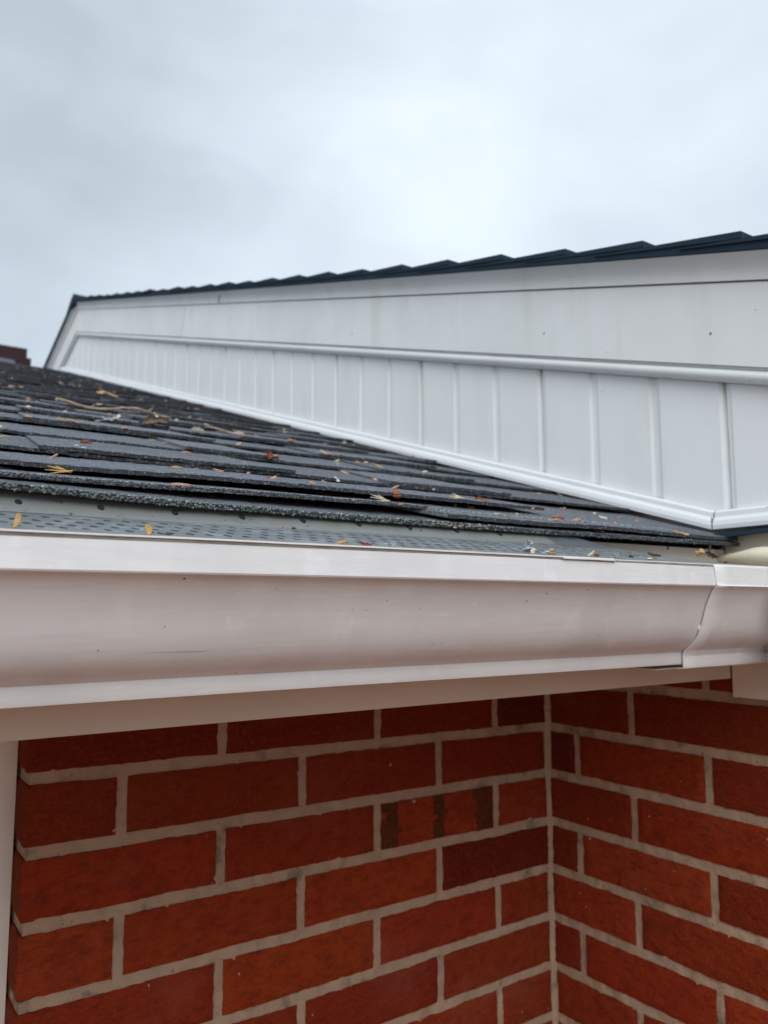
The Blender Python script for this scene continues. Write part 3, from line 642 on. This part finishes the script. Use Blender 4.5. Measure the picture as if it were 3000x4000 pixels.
for i in range(19000):
    x = -0.12 + 0.90 * r3.random()
    u = r3.random()
    if u < 0.62:
        z = -0.0945 + T * 0.5335 + lerp(x, HA) + sag(x) - 0.0004 + 0.0046 * r3.random() ** 1.2; p = edge_pt(x, z)
        if p is None or p.y > 0.60: continue
        dens = 0.5 + 0.5 * nz(x * 40, z * 300, 2)
        if r3.random() > dens + 0.15: continue
        if x > 0.47 and r3.random() < 0.7: continue
        if p.y > 0.545: continue
        chip(gc, p, 0.0004 + 0.0010 * r3.random() ** 2, r3.choice(palette if x < 0.5 else pal2))
    else:
        z = -0.0945 + T * 0.55 + lerp(x, HB) + 0.0005 + 0.0038 * r3.random(); p = edge_pt(x, z)
        if p is None or p.y > 0.575: continue
        chip(gc, p, 0.00035 + 0.0008 * r3.random(), r3.choice(pal2))
gco = gc.build('granule_crust', M['chip'], rf, col=True, fix=False); gco['kind'] = 'stuff'

# ------------------------------------------------------------------ chimney beyond the ridge
ch = thing('chimney', 'dark brick chimney standing beyond the roof ridge at the far left', 'chimney', (0.6, 5.7, 0.9))
c_ = MB(); c_.box((0.30, 5.50, 0.8), (0.985, 6.1, 1.615)); c_.build('stack', M['chimney'], ch)
c_ = MB(); c_.box((0.33, 5.52, 1.6152), (0.962, 6.07, 1.682)); c_.build('top_courses', M['chimney'], ch)
c_ = MB(); c_.prism([(0.30, 1.50), (0.30, 1.60), (0.88, 1.578), (0.90, 1.50)], 'y', 5.47, 5.498); c_.build('flashing', M['lead'], ch)

# cream sealant lying in the corner
cm = MB(); pts = []; rad = []
for i in range(26):
    t = i / 25; y = 0.556 - 0.30 * t; pts.append((0.846 - 0.004 * math.sin(t * 5), y, 0.0560 + 0.003 * nz(t * 6, 3) - 0.004 * t)); rad.append(0.0025 + 0.0085 * sstep(0, 0.22, t) + 0.0012 * nz(t * 14, 1))
cm.tube(pts, rad, 14); tag(cm.build('sealant_bead', M['cream']), 'thick cream sealant bead in the wall corner behind the gutter, at the right edge', 'sealant')

# ------------------------------------------------------------------ seeds, leaves and twigs on the roof and the guard
SLN = Vector((0, -math.sin(R_(16.951)), math.cos(R_(16.951))))
def ray(px, py):
    """direction through a point of the 3000 x 4000 photograph, used to find what surface a seed lies on"""
    return (RIGHT * ((px * 0.553 - 829.5) / FOC) - UP * ((py * 0.553 - 1106) / FOC) + FWD).normalized()
def on_roof(px, py):
    d = ray(px, py); h = bvh.ray_cast(Vector((0, 0, 0)), d)
    if h[0] is None: t = -0.09 / (d.z - T * d.y); return d * t
    return h[0]
def on_y(px, py, y): d = ray(px, py); return d * (y / d.y)
def frame(c, ang, lean=0.55):
    v = c.normalized(); r = Vector((v.y, -v.x, 0)).normalized(); up = (Vector((0, 0, 1)) * lean + Vector((0, 1, T)).normalized() * (1 - lean) * 0.9).normalized()
    a = R_(ang); U = (r * math.cos(a) + up * math.sin(a)).normalized(); V = (-r * math.sin(a) + up * math.cos(a)).normalized()
    return U, V, U.cross(V)
def samara(mb, L, Wd, sd, fr, nut=0.26):
    U, V, N = fr; rows = []; n = 12
    for i in range(n + 1):
        t = i / n
        w = Wd * (0.30 + 0.30 * math.exp(-((t - 0.1) / 0.12) ** 2) + 0.62 * math.sin(math.pi * min(max((t - 0.12) / 0.98, 0), 1)) ** 0.7 * (t > 0.12)) * (1 if t < 0.97 else 0.55) * (0.6 if t == 0 else 1)
        w = min(w, Wd); bend = 0.08 * L * math.sin(t * 2.3 + sd); cen = U * ((t - 0.5) * L) + V * (0.10 * Wd * math.sin(t * 3 + sd)) + N * bend
        th = 0.16 * Wd * (math.exp(-((t - nut * 0.5) / 0.12) ** 2) * 1.4 + 0.12)
        row = []
        for j in range(8):
            a = 2 * math.pi * j / 8; row.append(cen + V * (w / 2 * math.cos(a)) + N * (th * math.sin(a) + 0.04 * Wd * nz(t * 7, a, sd)))
        rows.append(row)
    mb.grid(rows, closed=True)
    for rr in (rows[0], list(reversed(rows[-1]))): mb.quad(rr)
def husk(mb, L, Wd, sd, fr):
    U, V, N = fr; pts = [U * ((t - 0.5) * L) + V * (0.10 * L * math.sin(t * 3.0 + sd)) + N * (0.08 * L * math.cos(t * 4 + sd)) for t in [i / 9 for i in range(10)]]
    mb.tube(pts, [Wd / 2 * (0.45 + 0.55 * math.sin(math.pi * (0.12 + 0.8 * i / 9))) for i in range(10)], 7)
def needles(mb, L, Wd, sd, fr):
    U, V, N = fr; r = random.Random(int(sd * 10) + 5)
    for q in range(7):
        a = (q - 3) * 0.13 + 0.08 * r.random(); o_ = U * (L * 0.25) + V * (Wd * 0.12 * (r.random() - 0.5)); d = -U * math.cos(a) + V * math.sin(a) * 0.8; l = L * (0.55 + 0.45 * r.random()); s_ = o_ - d * L * 0.15 * r.random() * 1.4
        mb.tube([s_ + d * l * t + N * (0.02 * L * math.sin(t * 3 + q)) - V * 0.06 * L * t * t * (q % 2) for t in (0, 0.3, 0.6, 1)], [L * 0.030, L * 0.034, L * 0.028, L * 0.010], 6)
def bud(mb, L, Wd, sd, fr):
    U, V, N = fr; r = random.Random(int(sd * 17) + 3)
    for q in range(7):
        c = U * (L * 0.36 * (r.random() - 0.5) * 2) + V * (Wd * 0.3 * (r.random() - 0.5) * 2) + N * (Wd * 0.2 * (r.random() - 0.5)); i0 = len(mb.v)
        blob(mb, c, Wd * (0.22 + 0.16 * r.random()), sd + q, 5, (1 + 0.6 * r.random(), 0.8, 0.8), lump=0.6)
    for q in range(3):
        d = (U * (r.random() - 0.5) * 2 + V * r.random()).normalized(); mb.tube([d * 0, d * L * 0.35, d * L * 0.6 + N * 0.1 * L], [Wd * 0.06, Wd * 0.05, Wd * 0.02], 5)
def leaf(mb, L, Wd, sd, fr):
    U, V, N = fr; rows = []; n, m_ = 16, 12
    for i in range(n + 1):
        t = i / n; row = []
        wl = math.sin(math.pi * (0.06 + 0.9 * t)) ** 0.7 * (1 + 0.25 * math.sin(t * 17 + sd))
        for j in range(m_ + 1):
            s_ = j / m_ * 2 - 1; roll = 2.2 * s_ * (0.8 + 0.4 * nz(t * 3, sd))
            row.append(U * ((t - 0.5) * L + 0.05 * L * nz(t * 4, s_ * 2, sd)) + V * (Wd * 0.42 * wl * math.sin(roll) + 0.12 * L * math.sin(t * 2.6 + sd) * 0.8) + N * (Wd * 0.36 * wl * (1 - math.cos(roll)) + 0.18 * Wd * nz(t * 6, s_ * 3, sd)))
        rows.append(row)
    mb.grid(rows)
def twig(mb, L, Wd, sd, fr):
    U, V, N = fr; n = 26; pts = [U * ((i / n - 0.5) * L) + V * (0.018 * L * math.sin(i * 0.35 + sd) + 0.006 * L * nz(i * 0.9, sd)) + N * (0.01 * L * nz(i * 0.7, sd, 4)) for i in range(n + 1)]
    mb.tube(pts, [Wd / 2 * (1.0 - 0.45 * i / n + 0.35 * (i % 7 == 3) + 0.2 * nz(i * 1.7, sd)) for i in range(n + 1)], 9)
    for q, (t, a) in enumerate(((0.3, 1.2), (0.62, -1.0), (0.8, 1.1))):
        p = pts[int(t * n)]; d = (U * 0.7 + V * a * 0.6).normalized(); mb.tube([p, p + d * Wd * 1.2, p + d * Wd * 2.2 + N * Wd * 0.4], [Wd * 0.28, Wd * 0.2, Wd * 0.08], 6)
def shred(mb, L, Wd, sd, fr):
    U, V, N = fr; r = random.Random(int(sd * 7) + 1); rows = []
    for i in range(8):
        t = i / 7; rows.append([U * ((t - 0.5) * L) + V * (Wd * (s_ - 0.5)) * (0.7 + 0.5 * r.random()) + N * (Wd * 0.6 * (r.random() - 0.5)) + V * Wd * 0.2 * (r.random() - 0.5) for s_ in (0, 0.33, 0.66, 1)])
    mb.grid(rows, sm=False)
def pebble(mb, L, Wd, sd, fr): blob(mb, Vector((0, 0, 0)), L / 2, sd, 6, (1, 0.8, max(Wd / L, 0.3)), lump=0.5)
BUILD = dict(samara=samara, husk=husk, needles=needles, bud=bud, leaf=leaf, twig=twig, shred=shred, pebble=pebble)
def put(kind, name, mt, px, py, L, Wd, ang, label, cat, where='r', group=None, y=None, lean=0.55):
    c = on_roof(px, py) if where == 'r' else on_y(px, py, y or 0.448)
    k = c.dot(FWD) / 3155.0; L *= k; Wd *= k; sd = (px * 0.37 + py * 0.11) % 10
    fr_ = frame(c, ang, lean); mb = MB(); BUILD[kind](mb, L, Wd, sd, fr_)
    if where == 'r':
        # the lowest point touches the shingle
        mn = min(Vector(v).dot(SLN) for v in mb.v); c = c + SLN * (-mn - 0.0004) * 0.85 - (Vector((0, 0, 1)) * 0.5 * Wd * 0.3)
    elif where == 'g':
        mn = min(v[2] for v in mb.v); c = Vector((c.x, c.y, max(c.z, gz(c.y) - mn - 0.0004)))
    o = mb.build(name, M[mt]); o.location = c
    if kind in ('leaf', 'shred'): md = o.modifiers.new('thick', 'SOLIDIFY'); md.thickness = 0.00025
    return tag(o, label, cat, group)
P = put
a_, b_ = on_roof(217, 1587), on_roof(669, 1640); a_ += SLN * 0.007; b_ += SLN * 0.007; U_ = (b_ - a_).normalized(); V_ = SLN.cross(U_).normalized(); tw_ = MB()
twig(tw_, (b_ - a_).length, 0.0050, 2.0, (U_, SLN, -V_)); o_ = tw_.build('twig', M['twig_tan']); o_.location = (a_ + b_) / 2
tag(o_, 'long pale broken twig lying across the upper left shingles', 'twig')
P('twig', 'stick', 'stick_white', 413, 1650, 86, 9, 14, 'short whitish peeled stick just below the long pale twig', 'stick')
P('leaf', 'curled_leaf', 'leaf_brown', 606, 1662, 118, 44, 17, 'large curled greyish brown dead leaf at the end of the long twig', 'leaf')
P('samara', 'maple_seed', 'samara_cream', 460, 1630, 22, 15, 50, 'cream winged seed at the tip of the whitish stick', 'seed')
P('samara', 'maple_seed', 'samara_tan', 392, 1535, 30, 17, 10, 'ochre winged seed high on the roof above the long twig', 'seed')
P('husk', 'seed_stalk', 'samara_tan', 435, 1546, 54, 8, -12, 'ochre seed stalk beside the highest ochre winged seed', 'seed stalk')
P('samara', 'maple_seed', 'samara_cream', 391, 1580, 30, 14, 38, 'cream winged seed tilted up just above the long twig', 'seed')
P('samara', 'maple_seed', 'samara_cream', 609, 1627, 28, 13, 115, 'cream winged seed standing upright behind the curled dead leaf', 'seed')
P('pebble', 'seed', 'samara_cream', 690, 1645, 16, 12, 0, 'round cream seed right of the curled dead leaf', 'seed')
P('leaf', 'leaf_scrap', 'samara_cream', 771, 1679, 46, 20, -8, 'pale cream leaf scrap right of the curled dead leaf', 'leaf scrap')
P('husk', 'seed_stalk', 'twig_tan', 878, 1689, 150, 8, -4, 'long thin tan stalk trailing from the pale leaf scrap', 'stalk')
P('samara', 'maple_seed', 'husk_orange', 930, 1694, 46, 13, 3, 'orange tipped seed at the right end of the thin tan stalk', 'seed')
P('bud', 'bud_cluster', 'bud_red', 333, 1733, 44, 22, -10, 'dark reddish brown bud cluster on the left shingles', 'bud')
P('husk', 'seed_husk', 'samara_cream', 301, 1741, 17, 8, -10, 'small cream husk just left below the dark bud cluster', 'seed husk')
P('husk', 'seed_husk', 'stick_white', 327, 1750, 18, 7, -5, 'small white husk under the dark bud cluster', 'seed husk')
P('pebble', 'seed', 'samara_cream', 112, 1595, 20, 15, 0, 'round white seed on the far left shingles', 'seed')
P('bud', 'bud_cluster', 'husk_pink', 108, 1567, 26, 16, 40, 'pinkish bud cluster above the round white seed', 'bud')
P('husk', 'seed_husk', 'samara_tan', 112, 1629, 26, 8, 10, 'tan husk below the round white seed', 'seed husk')
P('husk', 'seed_husk', 'husk_pink', 46, 1514, 24, 12, -20, 'pink husk near the left edge, high on the roof', 'seed husk')
P('husk', 'seed_husk', 'husk_orange', 282, 1649, 48, 9, -14, 'slim orange tan husk left of the whitish stick', 'seed husk')
P('husk', 'seed_husk', 'samara_tan', 237, 1637, 27, 7, -3, 'short straw coloured husk left of the slim orange tan husk', 'seed husk')
P('husk', 'pine_needle', 'straw', 20, 1708, 46, 5, -3, 'single straw coloured needle at the left edge of the roof', 'needle')
P('needles', 'needle_bunch', 'straw', 240, 1838, 96, 40, -6, 'bunch of golden dry needles on the second shingle edge', 'needles', 'f', y=0.551, lean=0.8)
P('samara', 'maple_seed', 'husk_orange', 704, 1896, 76, 15, 178, 'long salmon orange seed lying on the second shingle edge', 'seed', lean=0.8)
P('husk', 'seed_husk', 'husk_orange', 853, 1840, 40, 9, -6, 'orange husk on the broad grey shingle above the salmon seed', 'seed husk')
P('husk', 'seed_husk', 'husk_orange', 731, 1770, 46, 8, -14, 'thin orange husk beside a shingle slit', 'seed husk')
P('bud', 'bud', 'husk_orange', 970, 1852, 15, 11, 80, 'orange bud scale right of the orange husk', 'bud')
P('bud', 'bud', 'husk_orange', 890, 1923, 18, 9, 10, 'small orange bud on the crumbling shingle edge', 'bud')
P('pebble', 'seed', 'samara_cream', 3, 1671, 16, 13, 0, 'cream seed cut by the left edge', 'seed')
P('husk', 'seed_husk', 'husk_orange', 487, 1674, 24, 9, -8, 'small orange husk left of the curled dead leaf', 'seed husk')
P('bud', 'bud', 'bud_red', 165, 1732, 14, 9, 0, 'tiny red bud left of the dark bud cluster', 'bud')
P('leaf', 'leaf_scrap', 'leaf_rust', 1051, 1785, 30, 34, 60, 'rust coloured leaf scrap standing on the middle shingles', 'leaf scrap', lean=0.9)
P('samara', 'maple_seed', 'samara_cream', 1092, 1770, 38, 12, -28, 'cream winged seed right above the rust leaf scrap', 'seed')
P('husk', 'seed_husk', 'husk_orange', 1077, 1784, 24, 8, 5, 'orange husk touching the rust leaf scrap', 'seed husk')
P('bud', 'bud', 'leaf_rust', 1044, 1868, 24, 10, 0, 'dark red bud on the broad grey shingle', 'bud')
P('husk', 'seed_husk', 'husk_orange', 1219, 1889, 28, 11, -18, 'short orange husk left of the upright cream seed', 'seed husk')
P('samara', 'maple_seed', 'samara_cream', 1315, 1876, 28, 14, -55, 'cream winged seed tilted up on the middle of the roof', 'seed')
P('samara', 'maple_seed', 'samara_tan', 1471, 1875, 30, 14, -12, 'tan cream winged seed right of the upright cream seed', 'seed')
P('husk', 'seed_husk', 'husk_orange', 1278, 1775, 30, 10, 4, 'orange white husk far up the middle shingles', 'seed husk')
P('needles', 'needle_bunch', 'samara_cream', 1492, 1957, 78, 22, -16, 'white and orange needle bunch on the lifted shingle edge', 'needles', lean=0.85)
P('bud', 'bud', 'husk_orange', 1482, 1952, 24, 12, -20, 'orange bud caught in the white needle bunch', 'bud')
P('bud', 'flower_sprig', 'leaf_rust', 1545, 1935, 34, 40, 85, 'reddish dried flower sprig standing at the shingle split', 'flower sprig', lean=0.95)
P('husk', 'seed_husk', 'husk_orange', 1556, 1972, 34, 9, 0, 'orange husk at the foot of the flower sprig', 'seed husk')
P('samara', 'maple_seed', 'husk_orange', 1707, 1963, 42, 17, -8, 'bright orange seed above the torn shingle corner', 'seed')
P('needles', 'needle_bunch', 'samara_cream', 1788, 1948, 60, 18, -16, 'pale fork of needles right of the bright orange seed', 'needles')
P('husk', 'seed_husk', 'husk_orange', 1838, 1984, 26, 11, -10, 'orange husk between the needle fork and the siding', 'seed husk')
P('bud', 'bud', 'husk_orange', 1777, 1980, 20, 12, 60, 'orange bud below the pale needle fork', 'bud')
P('pebble', 'seed', 'stick_white', 1692, 1915, 16, 11, 0, 'round white seed above the bright orange seed', 'seed')
P('leaf', 'leaf_scrap', 'leaf_rust', 1883, 1953, 52, 22, -8, 'translucent brown leaf scrap below the siding', 'leaf scrap')
P('husk', 'seed_husk', 'husk_orange', 1865, 1940, 26, 8, 0, 'orange husk just above the translucent brown leaf scrap', 'seed husk')
P('pebble', 'seed', 'samara_cream', 1672, 1838, 14, 10, 0, 'cream seed close under the white channel', 'seed')
P('husk', 'seed_husk', 'samara_cream', 1940, 2009, 26, 8, 4, 'cream husk on the lowest shingle, right of the torn corner', 'seed husk')
P('bud', 'bud_cluster', 'leaf_rust', 2181, 2028, 40, 22, 0, 'red orange bud cluster on the right shingles', 'bud')
P('husk', 'seed_husk', 'straw', 2160, 2034, 40, 7, 4, 'straw coloured stalk under the red orange bud cluster', 'seed husk')
P('samara', 'maple_seed', 'husk_orange', 2248, 2036, 36, 13, 12, 'vivid orange seed right of the red orange bud cluster', 'seed')
P('husk', 'seed_husk', 'samara_tan', 2337, 2075, 44, 9, -22, 'orange and tan husk near the eave on the right', 'seed husk')
P('samara', 'maple_seed', 'samara_tan', 2660, 2083, 62, 10, -22, 'long tan seed lying by the siding corner', 'seed')
P('leaf', 'leaf_scrap', 'samara_tan', 2362, 1990, 34, 26, 10, 'tan leaf scrap pressed against the white channel', 'leaf scrap', lean=0.8)
P('samara', 'maple_seed', 'samara_cream', 2354, 2024, 34, 14, -35, 'cream winged seed below the tan leaf scrap', 'seed')
P('pebble', 'seed', 'stick_white', 2322, 2010, 20, 15, 0, 'white seed left of the tan leaf scrap', 'seed')
P('husk', 'seed_husk', 'husk_pink', 2404, 2050, 16, 12, 80, 'pink husk standing below the tan leaf scrap', 'seed husk')
P('bud', 'bud', 'husk_orange', 2488, 2037, 16, 11, 0, 'orange bud on the narrow shingles toward the corner', 'bud')
P('samara', 'maple_seed', 'husk_orange', 2190, 1937, 30, 10, -40, 'orange seed leaning on the white channel', 'seed', lean=0.8)
P('pebble', 'seed', 'samara_cream', 2019, 2012, 16, 10, 0, 'cream seed left of the red orange bud cluster', 'seed')
P('pebble', 'seed', 'samara_tan', 2205, 1987, 12, 9, 0, 'tan seed above the vivid orange seed', 'seed')
# on the perforated guard
P('samara', 'maple_seed', 'samara_tan', 64, 2053, 66, 26, 74, 'tan veined maple seed standing upright behind the gutter lip at the far left', 'seed', 'g', y=0.4462, lean=1)
P('samara', 'maple_seed', 'samara_tan', 578, 2090, 46, 34, 88, 'rounded tan maple seed standing behind the gutter lip', 'seed', 'g', y=0.4462, lean=1)
P('samara', 'maple_seed', 'samara_tan', 1334, 2128, 46, 15, 20, 'orange tipped tan seed leaning on the gutter lip', 'seed', 'g', y=0.447, lean=1)
P('leaf', 'leaf_scrap', 'leaf_rust', 1428, 2135, 52, 13, -8, 'rust red leaf scrap lying behind the gutter lip', 'leaf scrap', 'g', y=0.447, lean=1)
P('shred', 'plastic_scrap', 'plastic_grey', 1525, 2136, 42, 15, 0, 'clear grey plastic scrap lying behind the gutter lip', 'plastic scrap', 'g', y=0.447, lean=1)
P('husk', 'pine_needle', 'samara_tan', 1583, 2136, 24, 4, -62, 'single dry needle right of the clear grey plastic scrap', 'needle', 'g', y=0.447, lean=1)
P('husk', 'pine_needle', 'samara_tan', 976, 2116, 26, 4, 18, 'lone pale needle on the gutter lip, left of the middle', 'needle', 'g', y=0.445, lean=1)
P('husk', 'bark_scrap', 'dark_bit', 645, 2098, 60, 8, -3, 'dark bark scrap right of the rounded tan maple seed', 'bark', 'g', y=0.452, lean=1)
P('shred', 'plastic_scrap', 'plastic_grey', 2066, 2132, 46, 34, 70, 'crumpled whitish plastic film on the dark end of the guard', 'plastic scrap', 'g', y=0.455, lean=1)
P('samara', 'maple_seed', 'samara_cream', 2082, 2160, 26, 22, 85, 'pale cream seed standing below the crumpled plastic film', 'seed', 'g', y=0.446, lean=1)
P('shred', 'plastic_scrap', 'plastic_grey', 2126, 2165, 60, 12, -15, 'flat whitish plastic strip right of the pale cream seed', 'plastic scrap', 'g', y=0.447, lean=1)
P('bud', 'bud_cluster', 'samara_tan', 2158, 2158, 30, 26, 60, 'tan bud cluster behind the gutter lip toward the right', 'bud', 'g', y=0.449, lean=1)
P('samara', 'maple_seed', 'samara_cream', 2308, 2169, 36, 12, 42, 'curved yellowish seed behind the gutter lip', 'seed', 'g', y=0.447, lean=1)
P('bud', 'bud', 'leaf_rust', 2333, 2173, 22, 16, 0, 'brown bud right of the curved yellowish seed', 'bud', 'g', y=0.447, lean=1)
P('shred', 'plastic_scrap', 'plastic_grey', 2401, 2178, 32, 14, 5, 'small whitish plastic scrap at the guard lap', 'plastic scrap', 'g', y=0.446, lean=1)
P('bud', 'bud', 'dark_bit', 2469, 2174, 30, 12, 0, 'dark brown crumb on the guard near its lap', 'bud', 'g', y=0.452, lean=1)
P('husk', 'dead_stalk', 'dark_bit', 2556, 2164, 50, 12, -22, 'curved dark stalk lying near the gutter corner', 'stalk', 'g', y=0.462, lean=1)
P('pebble', 'seed', 'samara_cream', 2538, 2188, 26, 11, 0, 'flat white seed on the lip close to the gutter corner', 'seed', 'g', y=0.443, lean=1)
P('husk', 'bud_scale', 'samara_tan', 2610, 2141, 13, 9, 80, 'small brown scale stuck on the fascia left of the corner', 'bud scale', 'f', y=0.5525, lean=1)
P('husk', 'dead_stalk', 'twig_tan', 2768, 2142, 42, 11, 76, 'tan stalk hanging from the shingles in front of the fascia', 'stalk', 'f', y=0.548, lean=1)
P('bud', 'bud_cluster', 'samara_tan', 2735, 2177, 30, 26, 40, 'yellow brown crumbs caught behind the gutter at the corner', 'bud', 'g', y=0.50, lean=1)
P('leaf', 'curled_leaf', 'dark_bit', 2780, 2184, 46, 22, -20, 'dark purple brown leaf curled in the gutter corner', 'leaf', 'g', y=0.48, lean=1)
P('bud', 'moss_tuft', 'moss', 1148, 2079, 18, 12, 0, 'small green moss tuft on the perforated guard', 'moss', 'g', y=0.522, lean=1)
P('husk', 'bark_scrap', 'leaf_rust', 1106, 2061, 14, 6, 80, 'tiny rusty scrap stuck on the flange above the moss tuft', 'bark', 'f', y=0.5255, lean=1)
# crumbs caught where the lowest shingle corner is torn
rp = random.Random(9)
for i in range(16):
    P('pebble', 'crumb', 'pebble_pale', 1690 + 14 * i + 8 * rp.random(), 2046 + 0.9 * i + 12 * rp.random(), 13 + 9 * rp.random(), 8, 0, 'pale shingle crumb, one of a line along the torn shingle corner', 'crumb', 'r', 'pale crumbs along the torn shingle edge')
# nondescript flecks
rq = random.Random(21)
n_f = 0
while n_f < 100:
    yy = 0.62 + 2.9 * rq.random() ** 1.25; xx = -0.05 + 0.88 * rq.random()
    if xx < 0.10 * yy or xx > 0.84: continue
    h = bvh.ray_cast(Vector((xx, yy, 3)), Vector((0, 0, -1)))[0]
    if h is None: continue
    q = h.dot(FWD); px = (829.5 + FOC * h.dot(RIGHT) / q) / 0.553; py = (1106 - FOC * h.dot(UP) / q) / 0.553
    red = rq.random() < 0.38; kd = rq.choice(['husk', 'husk', 'samara', 'bud', 'pebble']); big = (0.004 + 0.005 * rq.random()) * 3155 / q
    mt_ = rq.choice(['husk_pink', 'husk_orange', 'leaf_rust', 'husk_pink']) if red else rq.choice(['samara_tan', 'samara_cream', 'twig_tan', 'samara_cream', 'samara_tan'])
    P(kd, 'bud_fleck' if red else 'seed_fleck', mt_, px, py, big * 1.15, big * (0.32 if kd in ('husk',) else 0.5), rq.uniform(-35, 35),
      'tiny reddish bud fleck, one of many scattered over the black shingles' if red else 'tiny pale seed fleck, one of many scattered over the black shingles', 'bud fleck' if red else 'seed fleck', 'r',
      'reddish flecks on the roof' if red else 'pale flecks on the roof'); n_f += 1
